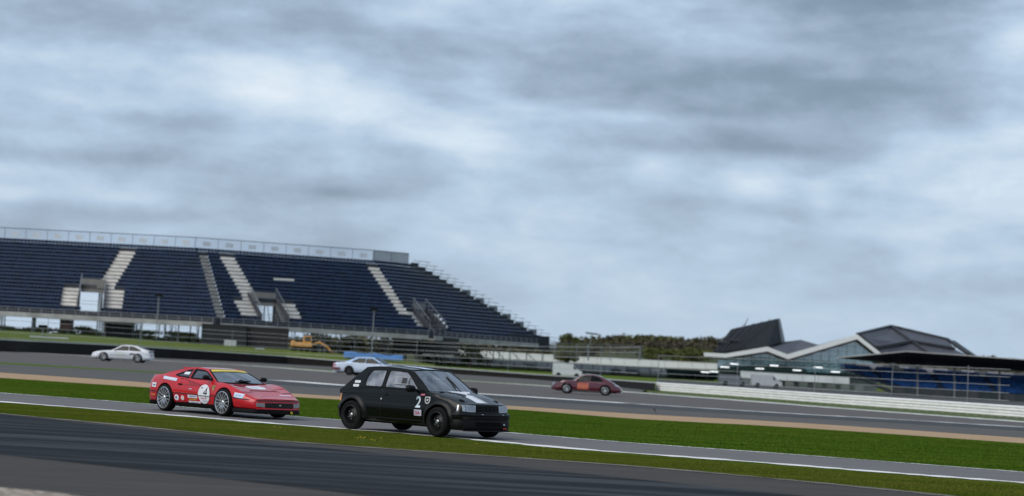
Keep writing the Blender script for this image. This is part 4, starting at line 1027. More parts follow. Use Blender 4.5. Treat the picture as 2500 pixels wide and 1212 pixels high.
# white coupe, far left
m_white = M('white car paint', (0.66, 0.68, 0.72), 0.25, coat=0.8, var=0.05, scale=2)
spW = dict(k=1.1, x0=-2.15, x1=2.25, xf=1.28, xr=-1.22, Ra=.35, zw=.31, zb=.20, P=Pgen, pc=3, bowf=.16, bowr=.08, slf=.10, slr=.06, end=.5, cabin=(-1.1, .55),
    zsh=[(-2.15, .72), (-1.95, .80), (-1.5, .83), (-.8, .83), (.6, .80), (1.2, .76), (1.8, .68), (2.1, .61), (2.25, .56)],
    zc=[(-2.15, .73), (-1.95, .82), (-1.5, .85), (-.8, .85), (.65, .83), (1.2, .79), (1.8, .70), (2.1, .62), (2.25, .565)],
    hw=[(-2.15, .72), (-1.8, .80), (-1.2, .83), (0, .82), (1.2, .82), (1.8, .78), (2.1, .72), (2.25, .66)],
    gh=dict(A=(.72, .805), B=(.02, 1.20), mids=[(-.3, 1.225), (-.7, 1.21)], C=(-1.05, 1.165), D=(-1.98, .83), wb=.73, wr=.55, crown=.03, bowA=.15, bowB=.06,
        windows=[[(.52, .835), (.0, 1.135), (-.1, 1.155), (-.45, 1.165), (-.50, .84)], [(-.56, .84), (-.51, 1.165), (-.85, 1.145), (-1.42, .90), (-1.36, .85)]]))
p = gp(301, 884.5)
c = far_car('coupe', 'white fastback coupe driving left on the circuit below the grandstand', (p.x, p.y, .012), radians(180 - 3), spW, m_white, m_white, m_silver, None, (.31, .2, .21))
for sd in (-1, 1):
    c.front_poly('headlamp', [(sd * .34, .46), (sd * .62, .46), (sd * .62, .55), (sd * .34, .55)], m_clear, .012, .03)
    c.rear_poly('tail_lamp', [(sd * .30, .52), (sd * .62, .52), (sd * .62, .66), (sd * .30, .66)], m_redl, .012, .03)
    c.rect('number_panel', -.30, .36, .36, .70, M('grey number panel', (.58, .60, .58), .4, var=.1, scale=9), .006, sd); c.seam([(-.8, .50), (.85, .49)], .03, m_flare, sd, 'rubbing_strip', .008)
    c.rect('side_duct', -.98, -.62, .56, .66, m_trim, .006, sd)
c.wrap('front_bumper', c.front_path(.38, 1.75), [(-.02, .24), (.04, .25), (.06, .30), (.05, .40), (-.02, .42)], m_white); c.wrap('rear_bumper', c.rear_path(.38, -1.66), [(-.02, .30), (.04, .31), (.05, .42), (.02, .45), (-.02, .45)], m_white)
MB().bbox((-1.96, 0, .905), (.24, 1.36, .03), .01).build('tail_spoiler', m_white, c.root); MB().box((-2.0, -.5, .86), (.08, .04, .08)).box((-2.0, .5, .86), (.08, .04, .08)).build('spoiler_strut', m_white, c.root)
# white saloon with a pale blue roof, driving right, partly behind the black car
m_saloon = M('saloon white paint', (0.52, 0.60, 0.72), 0.25, coat=0.8, var=0.05, scale=2); m_broof = M('pale blue roof paint', (0.20, 0.40, 0.68), 0.25, coat=0.8, var=0.05, scale=2)
spS = dict(k=1.1, x0=-2.62, x1=2.35, xf=1.40, xr=-1.32, Ra=.36, zw=.32, zb=.22, P=Pgen, pc=3.5, bowf=.10, bowr=.10, slf=.04, slr=.04, end=.45, cabin=(-1.05, .80),
    zsh=[(-2.62, .76), (-2.35, .85), (-1.4, .90), (-.5, .89), (.8, .87), (1.6, .82), (2.1, .76), (2.35, .70)],
    zc=[(-2.62, .78), (-2.35, .88), (-1.4, .93), (-.5, .91), (.9, .90), (1.6, .86), (2.1, .79), (2.35, .72)],
    hw=[(-2.62, .74), (-2.2, .82), (-1.3, .85), (0, .85), (1.3, .85), (2.0, .81), (2.35, .72)],
    gh=dict(A=(1.22, .87), B=(.40, 1.27), mids=[(0, 1.305), (-.4, 1.30)], C=(-.86, 1.25), D=(-1.66, .895), wb=.77, wr=.60, crown=.03, bowA=.13, bowB=.06,
        windows=[[(.92, .905), (.38, 1.20), (.26, 1.225), (-.12, 1.235), (-.16, .905)], [(-.22, .905), (-.18, 1.235), (-.70, 1.205), (-1.18, .97), (-1.12, .905)]]))
p = gp(904, 919.5)
c = far_car('saloon', 'white saloon with pale blue roof and red tail lamps half hidden behind the black hatchback', (p.x, p.y, .012), radians(-14), spS, m_saloon, m_broof, M('dark wheel', (.05, .05, .055), .5, metal=.5, var=.2, scale=9), None, (.32, .2, .2))
for sd in (-1, 1):
    c.rear_poly('tail_lamp', [(sd * .30, .58), (sd * .70, .58), (sd * .70, .73), (sd * .30, .73)], m_redl, .014, .03); c.rect('tail_lamp_wrap', -2.58, -2.38, .60, .73, m_redl, .010, sd)
    c.front_poly('headlamp', [(sd * .36, .56), (sd * .66, .56), (sd * .66, .68), (sd * .36, .68)], m_clear, .014, .03)
    c.seam([(-2.2, .83), (1.9, .80)], .03, m_broof, sd, 'blue_pinstripe', .006)
c.rear_poly('rear_panel', [(-.70, .40), (.70, .40), (.70, .58), (-.70, .58)], M('dark red valance', (.16, .015, .02), .5, var=.2, scale=9), .012, .03)
c.wrap('rear_bumper', c.rear_path(.44, -2.0), [(-.02, .34), (.05, .35), (.07, .44), (.05, .52), (-.02, .53)], M('smoky red bumper', (.13, .02, .025), .5, var=.2, scale=9)); c.wrap('front_bumper', c.front_path(.40, 1.88), [(-.02, .26), (.04, .28), (.06, .40), (.03, .5), (-.02, .5)], m_saloon)
# ================================================================== BARRIERS, BANK
m_wall = M('black conveyor facing', (0.012, 0.011, 0.010), 0.7, var=0.4, scale=1.5, stretch=(1, 1, 3), spec=0.2)
m_pale = M('pale galvanised steel', (0.50, 0.51, 0.50), 0.5, metal=0.2, var=0.15, scale=2)
m_grey = M('grey concrete', (0.30, 0.30, 0.295), 0.85, var=0.25, scale=0.6, detail=8, spec=0.2)
m_whiteb = M('white barrier paint', (0.80, 0.80, 0.79), 0.45, var=0.10, scale=1.2, stretch=(1, 1, 4), detail=8)
T_TOP = [(-120, 823), (0, 828.6), (240, 840.6), (420, 851.6), (700, 870), (820, 880), (1000, 892), (1100, 899), (1300, 913.7), (1400, 920), (1480, 926), (1612, 935)]
def wall_at(u, dz=0, dy=0):
    Y = interp(T_WY, u) + dy; p = at(u, interp(T_TOP, u), Y); return Vector((p.x, p.y, p.z + dz))
root = empty('crash_barrier', wall_at(600) * 1.0); root.location = (0, 0, 0)
tag(root, 'long low black faced crash barrier with pale top rail below the big grandstand', 'barrier')
us = list(range(-120, 1604, 20)); A, B, C_, D_ = [], [], [], []
for u in us:
    p = wall_at(u); A.append(Vector((p.x, p.y, 0))); B.append(Vector((p.x, p.y, p.z - .07))); C_.append(Vector((p.x, p.y + .5, p.z - .07))); D_.append(Vector((p.x, p.y + .5, 0)))
MB().grid([A, B, C_, D_]).build('barrier_facing', m_wall, root)
MB().tube([wall_at(u, -.03, -.03) for u in us], .06, 6).build('top_rail', m_pale, root, True)
# white two-beam barrier on the right
rootb = empty('crash_barrier'); tag(rootb, 'white double beam steel crash barrier along the far right of the circuit', 'barrier')
T_AB = [(1603, 955.5), (1800, 970), (2040, 988.5), (2270, 1005), (2500, 1022), (2640, 1032)]
ab = [gp(u, sinterp(T_AB, u)) for u in range(1603, 2641, 20)]; ab = extend(ab, 0.01, 30)
Wp = [(0, 0), (.015, .02), (.075, .055), (.08, .085), (.075, .115), (.015, .150), (.01, .17), (.015, .19), (.075, .225), (.08, .255), (.075, .285), (.015, .32), (0, .34)]
for z0 in (.02, .38):
    G = []
    for i, p in enumerate(ab):
        d = (ab[min(i + 1, len(ab) - 1)] - ab[max(0, i - 1)]).normalized(); q = Vector((d.y, -d.x, 0))
        G.append([p + q * (o * 1.0) + Vector((0, 0, z0 + z * 1.02)) for o, z in Wp])
    MB().grid(G).build('beam', m_whiteb, rootb, True, 30)
tot = 0
for a, b in zip(ab, ab[1:]):
    n = max(1, int((b - a).length / 2.0))
    for k in range(n):
        p = a.lerp(b, k / n); MB().box((p.x, p.y + .14, .36), (.10, .16, .74)).build('post', m_whiteb, rootb)
# low kerb behind
# grass bank behind the left barrier
T_GT = [(-120, 803), (0, 808), (250, 824), (440, 839), (700, 856), (900, 873), (1060, 893)]
G = [[], [], []]
for u in range(-120, 1061, 20):
    p = wall_at(u); t = at(u, interp(T_GT, u), p.y + 22); k = smooth01((1060 - u) / 500)
    G[0].append(Vector((p.x, p.y + .6, .1))); G[1].append(Vector((p.x, p.y + 3, p.z * .75))); G[2].append(t)
G.append([Vector((p.x, p.y + 8, p.z + .1)) for p in G[2]]); G.append([Vector((p.x * 1.1, p.y + 60, max(.3, p.z - .2))) for p in G[2]])
o = MB().grid(G).build('grass_bank', M('bank turf', (0.085, 0.125, 0.018), 0.95, col2=(0.135, 0.155, 0.035), scale=0.25, stretch=(0.5, 2, 1), bump=0.5, bscale=4, spec=0.1), None, True); o['kind'] = 'structure'

# ================================================================== BIG GRANDSTAND
m_navy = M('navy seat plastic', (0.008, 0.020, 0.058), 0.5, var=0.35, scale=0.5, island=0.45, spec=0.3)
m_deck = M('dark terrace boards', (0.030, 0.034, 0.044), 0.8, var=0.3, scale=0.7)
m_nos = M('pale step nosing', (0.075, 0.11, 0.175), 0.6, var=0.2, scale=0.8)
m_stair = M('pale concrete stair', (0.66, 0.63, 0.59), 0.8, var=0.18, scale=0.6, detail=8)
m_stairg = M('weathered grey stair', (0.30, 0.295, 0.285), 0.85, var=0.4, scale=0.8, detail=8)
m_noslit = M('lit lilac nosing', (0.26, 0.29, 0.38), 0.5, var=0.2, scale=0.8)  # brighter copy of the nosing, painting lit row tops on the right block
m_galv = M('galvanised scaffold', (0.20, 0.21, 0.22), 0.5, metal=0.5, var=0.25, scale=2)
m_rail = M('grey hand rail', (0.26, 0.27, 0.29), 0.5, metal=0.4, var=0.2, scale=2)
g_scr = glass('frosted screen', (0.95, 0.96, 0.98), 0.04, 0.3)
stand = empty('grandstand', (0, 0, 0)); tag(stand, 'large uncovered grandstand of navy blue seats with pale stairways', 'grandstand')
N = 20; Z0, Z1 = 5.05, 15.7
def P2(u, Y): return Vector(((u - 1250) / FPX * Y, Y))
# plan corners: front-left, front-right, back-left, back-right of each block
FL, F1, F2, F3 = P2(-260, 290), P2(540, 285), P2(1045, 299), P2(1345, 331)
BL, B1, B2, B3 = P2(-200, 303), P2(478, 300), P2(918, 309), P2(1005, 313)
blocks = [(FL, F1, BL, B1), (F1, F2, B1, B2), (F2, F3, B2, B3)]
def bpos(bk, s, t, z):
    a, b, c_, d = bk; p = a.lerp(b, s).lerp(c_.lerp(d, s), t); return Vector((p.x, p.y, z))
def row_z(k): return Z0 + (Z1 - Z0) * k / N
# aisles: (s at the front, s at the back, half width m) ; vomitory: (centre s front/back, half width m, first row, last row)
aisles = [[(.60, .765, 1.25, 8, N - 1)], [(.235, .152, 1.15, 7, N - 1), (.985, .965, 1.1, 5, N - 1)], []]
voms = [[(.615, .655, 1.8, 2, 8)], [(.285, .23, 1.9, 1, 7)], [(.13, .13, 1.9, 1, 7)]]
stairs_low = [[(.625, .655, 1.8)], [(.265, .2, 1.4)], [(.22, .12, 1.0)]]
seat_me = {}
def seat_geo(mb, p, d, n, sc=1.0):
    """one folded seat: back shell and tipped-up base; p foot point, d along the row, n towards the back"""
    z = Vector((0, 0, 1)); w = .235
    b0, b1 = p + n * .36 + z * .16, p + n * .44 + z * .56
    mb.add([b0 - d * w, b0 + d * w, b1 + d * w, b1 - d * w, b0 - d * w + n * .05, b0 + d * w + n * .05, b1 + d * w + n * .05, b1 - d * w + n * .05],
           [(0, 1, 2, 3), (5, 4, 7, 6), (3, 2, 6, 7), (1, 0, 4, 5), (0, 3, 7, 4), (2, 1, 5, 6)])
    c0, c1 = p + n * .30 + z * .20, p + n * .24 + z * .50
    mb.add([c0 - d * w * .9, c0 + d * w * .9, c1 + d * w * .9, c1 - d * w * .9], [(0, 1, 2, 3)])
one_seat = None
for bi, bk in enumerate(blocks):
    seats = MB(); width0 = (bk[1] - bk[0]).length
    part = empty('seating_block', (0, 0, 0), 0, stand)
    # kinds of cell along every row
    stair_mb = MB()
    for k in range(N):
        t0, t1 = k / N, (k + 1) / N; z = row_z(k); tm = (t0 + t1) / 2
        W_ = (bk[0].lerp(bk[2], tm) - bk[1].lerp(bk[3], tm)).length
        cuts = []
        for (sf, sb, hw_, k0, k1) in aisles[bi]:
            if k0 <= k <= k1 and not k == N - 1: s = lerp(sf, sb, tm); cuts.append((s - hw_ / W_, s + hw_ / W_, 'stair'))
        for (sf, sb, hw_, k0, k1) in voms[bi]:
            if k0 <= k < k1:
                s = lerp(sf, sb, tm); cuts.append((s - hw_ / W_, s + hw_ / W_, 'void'))
                if k > 1: cuts += [(s - (hw_ + 2.6) / W_, s - hw_ / W_, 'stair'), (s + hw_ / W_, s + (hw_ + 2.6) / W_, 'stair')]
            elif k < k0:
                s = lerp(sf, sb, tm); cuts.append((s - hw_ * .8 / W_, s + hw_ * .8 / W_, 'stair'))
        if bi == 1 and k < N - 1: cuts.append((0, 1.5 / W_, 'stairg'))
        cuts.sort(); cells = []; s = 0
        for a, b, ty in cuts:
            a, b = max(0, a), min(1, b)
            if b <= s or a >= 1: continue
            if a > s + 1e-4: cells.append((s, a, 'seat'))
            cells.append((max(a, s), b, ty)); s = b
        if s < 1: cells.append((s, 1, 'seat'))
        deck = MB(); nos = MB(); st = MB(); sl = MB()
        for a, b, ty in cells:
            if ty == 'void' or b - a < 1e-4: continue
            zz = z; P0, P1 = bpos(bk, a, t0, zz), bpos(bk, b, t0, zz); Q0, Q1 = bpos(bk, a, t1, zz), bpos(bk, b, t1, zz); dn = Vector((0, 0, -(Z1 - Z0) / N))
            if ty == 'seat':
                deck = MB(); nos = MB(); deck.quad(P0 + dn, P1 + dn, P1, P0); deck.quad(P0, P1, Q1, Q0)
                up = Vector((0, 0, .005)); fw = (P0 - Q0).normalized() * .03
                nos.quad(P0 + fw + Vector((0, 0, .03)), P1 + fw + Vector((0, 0, .03)), P1 + fw + Vector((0, 0, .12)), P0 + fw + Vector((0, 0, .12)))
                deck.build('terrace_row', m_deck, part); nos.build('row_nosing', m_noslit if bi == 2 else m_nos, part)
                d = (P1 - P0); L = d.length; d.normalize(); n_ = Vector((-d.y, d.x, 0)); n = int(L / .52)
                for i in range(n):
                    p = P0 + d * ((i + .5) * L / n) + n_ * .05
                    if k == N - 1 and bi < 2:
                        if one_seat is None:
                            sm = MB(); seat_geo(sm, Vector((0, 0, 0)), Vector((1, 0, 0)), Vector((0, 1, 0))); one_seat = sm.build('seat', m_navy, part); so = one_seat
                        else: so = inst(one_seat, part)
                        so.location = p; so.rotation_euler = (0, 0, atan2(d.y, d.x))
                    else: seat_geo(seats, p, d, n_)
            else:
                st, sl = MB(), MB()      # two steps per row
                h = (Z1 - Z0) / N; m_ = .5; fwd = (P0 - Q0).normalized() * .02; sl.quad(P0 + fwd + Vector((0, 0, -h)), P1 + fwd + Vector((0, 0, -h)), P1 + fwd + Vector((0, 0, -h + .13)), P0 + fwd + Vector((0, 0, -h + .13)))  # sl: dark strip drawn in for the shadow line under each step
                R0, R1 = P0.lerp(Q0, m_), P1.lerp(Q1, m_); half = Vector((0, 0, -h / 2)); 
                for q0, q1, r0, r1, dz in ((P0, P1, R0, R1, half), (R0, R1, Q0, Q1, Vector((0, 0, 0)))):
                    st.quad(q0 + dz + half, q1 + dz + half, q1 + dz, q0 + dz); st.quad(q0 + dz, q1 + dz, r1 + dz, r0 + dz)
                sto = st.build('stair_step', m_stair if ty == 'stair' else m_stairg, part); sl.build('step_shadow_strip', m_deck, sto if False else part)

    so = seats.build('seat_rows', m_navy, part); so['kind'] = 'stuff'
    # walls of the entrance tunnels, rails round them
    for (sf, sb, hw_, k0, k1) in voms[bi]:
        t0, t1 = k0 / N, k1 / N; W_ = (bk[0].lerp(bk[2], (t0 + t1) / 2) - bk[1].lerp(bk[3], (t0 + t1) / 2)).length
        for sd in (-1, 1):
            s0 = lerp(sf, sb, t0) + sd * hw_ / W_; s1 = lerp(sf, sb, t1) + sd * hw_ / W_; zl = row_z(k0) - .6
            MB().slab([bpos(bk, s0, t0, zl), bpos(bk, s1, t1 + .06, zl), bpos(bk, s1, t1 + .06, row_z(k1) + .9), bpos(bk, s0, t0, row_z(k0) + .9)], (sd * .12, 0, 0)).build('tunnel_wall', m_deck, part)
            mb = MB()
            for j in range(7):
                t = lerp(t0, t1, j / 6); s_ = lerp(s0, s1, j / 6); mb.bar(bpos(bk, s_, t, lerp(row_z(k0), row_z(k1), j / 6)), bpos(bk, s_, t, lerp(row_z(k0), row_z(k1), j / 6) + 1.6), .05)
            mb.bar(bpos(bk, s0, t0, row_z(k0) + 1.6), bpos(bk, s1, t1, row_z(k1) + 1.6), .06); mb.build('tunnel_rail', m_rail, part)
        s1 = lerp(sf, sb, t1); MB().slab([bpos(bk, s1 - hw_ / W_, t1, row_z(k1) - 1.0), bpos(bk, s1 + hw_ / W_, t1, row_z(k1) - 1.0), bpos(bk, s1 + hw_ / W_, t1, row_z(k1) + .9), bpos(bk, s1 - hw_ / W_, t1, row_z(k1) + .9)], (0, .15, 0)).build('tunnel_lintel', M('grey lintel', (.22, .21, .20), .8, var=.2, scale=1), part)
        for j, zz in enumerate((.45, .9)):
            MB().bar(bpos(bk, s1 - hw_ / W_, t0 + .02, row_z(k0) + zz), bpos(bk, s1 + hw_ / W_, t0 + .02, row_z(k0) + zz), .06).build('tunnel_bar', m_rail, part)
    # front walkway, fascia and railing
    a, b = bk[0], bk[1]; d2 = (b - a).normalized(); n2 = Vector((d2.y, -d2.x)); L = (b - a).length
    def fp(s, out, z): q = a.lerp(b, s) + n2 * out; return Vector((q.x, q.y, z))
    MB().slab([fp(0, -.05, Z0 - .55), fp(1, -.05, Z0 - .55), fp(1, 1.9, Z0 - .55), fp(0, 1.9, Z0 - .55)], (0, 0, -.22)).build('walkway', m_grey, part)
    MB().slab([fp(0, 1.9, Z0 - .76), fp(1, 1.9, Z0 - .76), fp(1, 1.9, Z0 - .12), fp(0, 1.9, Z0 - .12)], (n2.x * .06, n2.y * .06, 0)).build('walkway_fascia', M('pale fascia panel', (.34, .335, .33), .7, var=.35, scale=.45, detail=8), part)
    nn = int(L / 1.6)
    for i in range(nn + 1): MB().bar(fp(i / nn, 1.85, Z0 - .55), fp(i / nn, 1.85, Z0 + .55), .06).build('rail_post', m_rail, part)
    for zz in (.2, .55): MB().bar(fp(0, 1.85, Z0 + zz), fp(1, 1.85, Z0 + zz), .05).build('hand_rail', m_rail, part)
    # dark front wall of the lowest row
    MB().slab([fp(0, -.02, Z0 - .55), fp(1, -.02, Z0 - .55), fp(1, -.02, Z0 + .5), fp(0, -.02, Z0 + .5)], (n2.x * .05, n2.y * .05, 0)).build('front_wall', M('navy board', (.012, .016, .026), .6, var=.3, scale=.6), part)
    # posts and bracing under the terraces
    for i in range(max(2, int(L / 5.0)) + 1):
        s = i / max(2, int(L / 5.0)); prev = None
        for t in (.02, .34, .67, 1.0):
            ztop = row_z(int(t * (N - 1))) - .6; p = bpos(bk, s, t, 1.0); q = bpos(bk, s, t, ztop)
            MB().bar(p, q, .16).build('support_post', m_galv, part)
            if prev is not None: MB().bar(prev[0] + Vector((0, 0, .3)), q - Vector((0, 0, .8)), .09).build('brace', m_galv, part)
            prev = (p, q)
        MB().bar(bpos(bk, s, 0, row_z(0) - .7), bpos(bk, s, 1, row_z(N - 1) - .6), .18, .3).build('raker_beam', m_galv, part)
    # back screen panels with a dark top rail and small grey notices
    a3, b3 = bk[2], bk[3]; L3 = (b3 - a3).length; zb, zt = Z1 + .05, Z1 + 1.55; npan = max(1, round(L3 / 3.2))
    dd = (b3 - a3).normalized(); nrm = Vector((dd.y, -dd.x)); back = -nrm * .6
    def sp_(s, z, o=0): q = a3.lerp(b3, s) + back + nrm * o; return Vector((q.x, q.y, z))
    opaque = bi == 2
    for i in range(npan):
        s0, s1 = i / npan, (i + 1) / npan
        pn = MB().slab([sp_(s0, zb), sp_(s1, zb), sp_(s1, zt), sp_(s0, zt)], (nrm.x * .02, nrm.y * .02, 0)).build('screen_panel', M('grey mesh screen', (.42, .45, .50), .6, var=.1, scale=.5) if opaque else g_scr, part)
        MB().bar(sp_(s0, zb - .6), sp_(s0, zt), .07 if not opaque else .1).build('screen_post', m_galv if opaque else m_rail, part)
        if not opaque: MB().slab([sp_(s0 + .33 / npan, zb + .35, .05), sp_(s0 + .66 / npan, zb + .35, .05), sp_(s0 + .66 / npan, zb + .98, .05), sp_(s0 + .33 / npan, zb + .98, .05)], (nrm.x * .03, nrm.y * .03, 0)).build('seat_block_notice', M('pale grey notice', (.60, .64, .70), .6, var=.08, scale=1), pn)
    MB().bar(sp_(0, zt), sp_(1, zt), .09).build('screen_rail', M('dark rail', (.03, .035, .045), .5, var=.2, scale=2), part)
# stepped end of the stand: end panel and a handrail stub on every row
bk = blocks[2]; endp = empty('stand_end', (0, 0, 0), 0, stand)
for k in range(N):
    t0, t1 = k / N, (k + 1) / N; z = row_z(k)
    p, q = bpos(bk, 1, t0, z), bpos(bk, 1, t1, z); e = (bk[1] - bk[0]).normalized()
    MB().slab([p + Vector((0, 0, -.6)), q + Vector((0, 0, -.6)), q + Vector((0, 0, .75)), p + Vector((0, 0, .75))], (.08, .04, 0)).build('end_panel', M('dark end board', (.02, .025, .035), .6, var=.3, scale=1), endp)
    h0 = Vector((p.x + .15, p.y, z + 1.05)); h1 = h0 + Vector((1.6, 2.2, 0)); mb = MB(); mb.bar(h0 - Vector((.9, 1.2, 0)), h1, .07); mb.bar(h0, h0 - Vector((0, 0, .9)), .05); mb.bar(h1 - Vector((.4, .5, 0)), h1 - Vector((.4, .5, 1.3)), .05); mb.build('end_hand_rail', m_galv, endp)
    if 1 < k < 13 and k % 2 == 0: MB().slab([q + Vector((.3, .3, .1)), q + Vector((1.6, 1.8, .1)), q + Vector((1.6, 1.8, 1.0)), q + Vector((.3, .3, 1.0))], (.05, .03, 0)).build('end_sign', M('grey end sign', (.20, .23, .26), .6, var=.3, scale=1), endp)
# dark end screen at the foot of the right hand corner
p0, p1 = at(1240, 815, 322), at(1342, 822, 326); q1, q0 = at(1342, 856, 326), at(1240, 846, 322)
MB().slab([p0, p1, q1, q0], (0, .3, 0)).build('end_screen', M('navy screen cloth', (.010, .014, .024), .7, var=.3, scale=.4), stand)

# ------------------------------------------------------------------ things under and in front of the stand
def container(u0, u1, v0, v1, Y, col, label, name='shipping_container', cat='container'):
    a, b = at(u0, v1, Y), at(u1, v1, Y); t = at((u0 + u1) / 2, v0, Y); z0, z1 = min(a.z, b.z) - .6, t.z; L = b.x - a.x; h = z1 - z0
    r = empty(name, ((a.x + b.x) / 2, Y + 1.2, z0)); tag(r, label, cat)
    m = M('paint ' + label[:28], col, .6, var=.3, scale=.8); w = 2.4
    MB().box((0, 0, h / 2), (L - .1, w - .1, h - .06)).build('box', m, r)
    rib = MB().box((0, 0, 0), (.12, .06, h - .3)).build('rib', m, r); n = max(2, int(L / .55))
    for i in range(n):
        o_ = rib if i == 0 else inst(rib, r); o_.location = (-L / 2 + (i + .5) * L / n, -w / 2 + .03, h / 2)
    fr = MB()
    for sx in (-1, 1): fr.box((sx * (L / 2 - .06), -w / 2 + .05, h / 2), (.14, .16, h))
    fr.box((0, -w / 2 + .05, h - .08), (L, .16, .16)); fr.box((0, -w / 2 + .05, .08), (L, .16, .16)); fr.build('corner_frame', m, r)
    return r
container(252, 322, 781, 816, 288, (.010, .010, .011), 'black storage container under the left part of the big grandstand')
container(490, 600, 793, 842, 283, (.012, .014, .016), 'dark storage container beneath the middle of the big grandstand')
container(604, 700, 800, 848, 284, (.016, .013, .012), 'brownish black storage container beside the orange digger')
container(960, 1120, 822, 850, 300, (.012, .016, .020), 'dark container under the right part of the big grandstand')
container(146, 172, 771, 795, 286, (.05, .020, .015), 'narrow dark brown kiosk under the grandstand at far left', 'kiosk', 'kiosk')
# white cabinet on the bank
p = at(562, 846, 275); r = empty('equipment_cabinet', p); tag(r, 'small white cabinet on the grass bank in front of the dark container', 'cabinet')
MB().bbox((0, 0, .40), (1.5, .6, .74), .03).build('cabinet_box', m_whiteb, r); MB().bbox((0, 0, .81), (1.6, .7, .07), .02).build('lid', m_whiteb, r); MB().box((-.37, -.315, .40), (.7, .02, .62)).build('door', m_pale, r); MB().box((.37, -.315, .40), (.7, .02, .62)).build('door', m_pale, r)
# low plinth boards on the bank
for u, v, w, lb in ((120, 827, 4.2, 'low pale board lying on the grass bank at far left'), (634, 854, 1.2, 'small pale board on the grass bank below the dark container')):
    p = at(u, v, interp(T_WY, u) + 9); r = empty('board', p); tag(r, lb, 'board'); MB().box((0, 0, .12), (w, .08, .16)).build('panel', M('pale grey board', (.40, .43, .46), .7, var=.15, scale=1), r); MB().box((-w * .4, .06, .05), (.06, .1, .14)).box((w * .4, .06, .05), (.06, .1, .14)).build('feet', m_galv, r)
# orange digger
p = at(742, 860, 279); dg = empty('digger', (p.x, p.y, p.z - .1), radians(8)); tag(dg, 'orange tracked digger parked on the bank in front of the grandstand', 'digger')
m_or = M('digger orange', (.62, .27, .05), .5, col2=(.72, .40, .14), scale=2)
for sy in (-.8, .8):
    tr = []
    for k in range(24):
        t = 2 * pi * k / 24; tr.append(((1.3 if cos(t) > 0 else -1.3) + .33 * cos(t), sy, .35 + .33 * sin(t)))
    MB().tube(tr + [tr[0]], .14, 6, False).build('track', m_blackp, dg)
    for xx in (-1.2, -.4, .4, 1.2): MB().lathe([(.24, -.1), (.24, .1), (.05, .1)], 12).build('road_wheel', m_blackp, dg).location = (xx, sy, .35)
MB().bbox((-.3, 0, 1.05), (2.6, 1.9, .62), .12).build('house', m_or, dg); MB().bbox((-1.5, 0, 1.15), (.6, 1.9, .8), .15).build('counterweight', m_or, dg)
cb = MB().bbox((.35, -.45, 1.75), (1.1, .9, .9), .08).build('cab', m_or, dg); MB().box((.35, -.91, 1.82), (.8, .03, .5)).build('cab_window', g_far, cb); MB().box((.915, -.45, 1.82), (.03, .7, .5)).build('cab_window', g_far, cb); MB().bbox((.35, -.45, 2.24), (1.15, .95, .08), .02).build('cab_roof', m_or, dg)
MB().tube([(.9, .3, 1.1), (2.0, .3, 1.5), (3.0, .3, 1.0)], .17, 6).build('boom', m_or, dg); MB().tube([(3.0, .3, 1.0), (3.6, .3, .45)], .13, 6).build('dipper', m_or, dg); MB().slab([(3.4, 0, .5), (3.9, 0, .45), (4.1, 0, .1), (3.6, 0, .05)], (0, .6, 0)).build('bucket', M('worn bucket steel', (.16, .10, .06), .6, metal=.4, var=.3, scale=4), dg)
# blue covered stack behind the saloon
p = at(905, 878, 262); r = empty('covered_stack', (p.x, p.y + 6, 1.15)); tag(r, 'low stack under a bright blue sheet behind the white saloon', 'tarpaulin')
G = []
for i in range(9):
    x = -3.8 + 7.6 * i / 8; hh = .80 + .10 * sin(i * 1.9) - .02 * i
    G.append([Vector((x, -1.2, .05)), Vector((x, -1.0, hh * .75)), Vector((x, -.5, hh)), Vector((x, .6, hh - .1)), Vector((x, 1.1, .05))])
MB().grid(G).build('blue_sheet', M('blue tarpaulin', (.05, .17, .42), .5, var=.2, scale=1), r, True); MB().box((0, 0, .25), (7.0, 1.4, .5)).build('pallet_stack', m_blackp, r)

# ------------------------------------------------------------------ catch fence and camera masts in front of the stand
def catch_fence(us, base, zs, label, pw=.12, cabw=.030, top=None, every=1, name='catch_fence'):
    r = empty(name, (0, 0, 0)); tag(r, label, 'fence')
    P = [base(u) for u in us]
    pm = None
    for i, p in enumerate(P):
        if i % every == 0:
            h = zs[-1] + .15
            MB().bar(p, p + Vector((0, 0, h)), pw).build('post', m_rail, r)
    for z in zs: MB().tube([p + Vector((0, 0, z)) for p in P], cabw, 4).build('cable', m_pale, r)
    return r
def fbase(u):
    p = wall_at(u, 0, 1.2); return Vector((p.x, p.y, .2))
catch_fence(list(range(-110, 1600, 45)), fbase, [1.15, 1.75, 2.35, 2.95, 3.4], 'tall wire catch fence with slim posts behind the black barrier', .045, .020, every=5)
def mast(u, vtop, vbot, Y, label):
    p = at(u, vbot, Y); t = at(u, vtop, Y); h = t.z - p.z; r = empty('camera_mast', p); tag(r, label, 'mast')
    MB().tube([(0, 0, -1.5), (0, 0, h)], [.075, .06], 10).build('pole', m_rail, r, True); MB().bbox((0, 0, h + .12), (.95, .5, .34), .04).build('camera_box', m_blackp, r); MB().box((0, 0, h - .1), (.5, .4, .06)).build('bracket', m_galv, r)
mast(383, 723, 800, 262, 'slim pale mast with dark box on top in front of the left seating block')
mast(908, 758, 850, 266, 'slim pale mast with dark box on top in front of the right seating block')
mast(103, 800, 826, 232, 'short pale mast with dark box on the grass bank at far left')
# pale banner hung across two rows of the middle block
q = [at(668, 679.5, 290.5), at(718, 682, 291.5), at(718, 686.5, 291.5), at(668, 684, 290.5)]
MB().slab(q, (0, .06, 0)).build('row_banner', m_stair, stand)
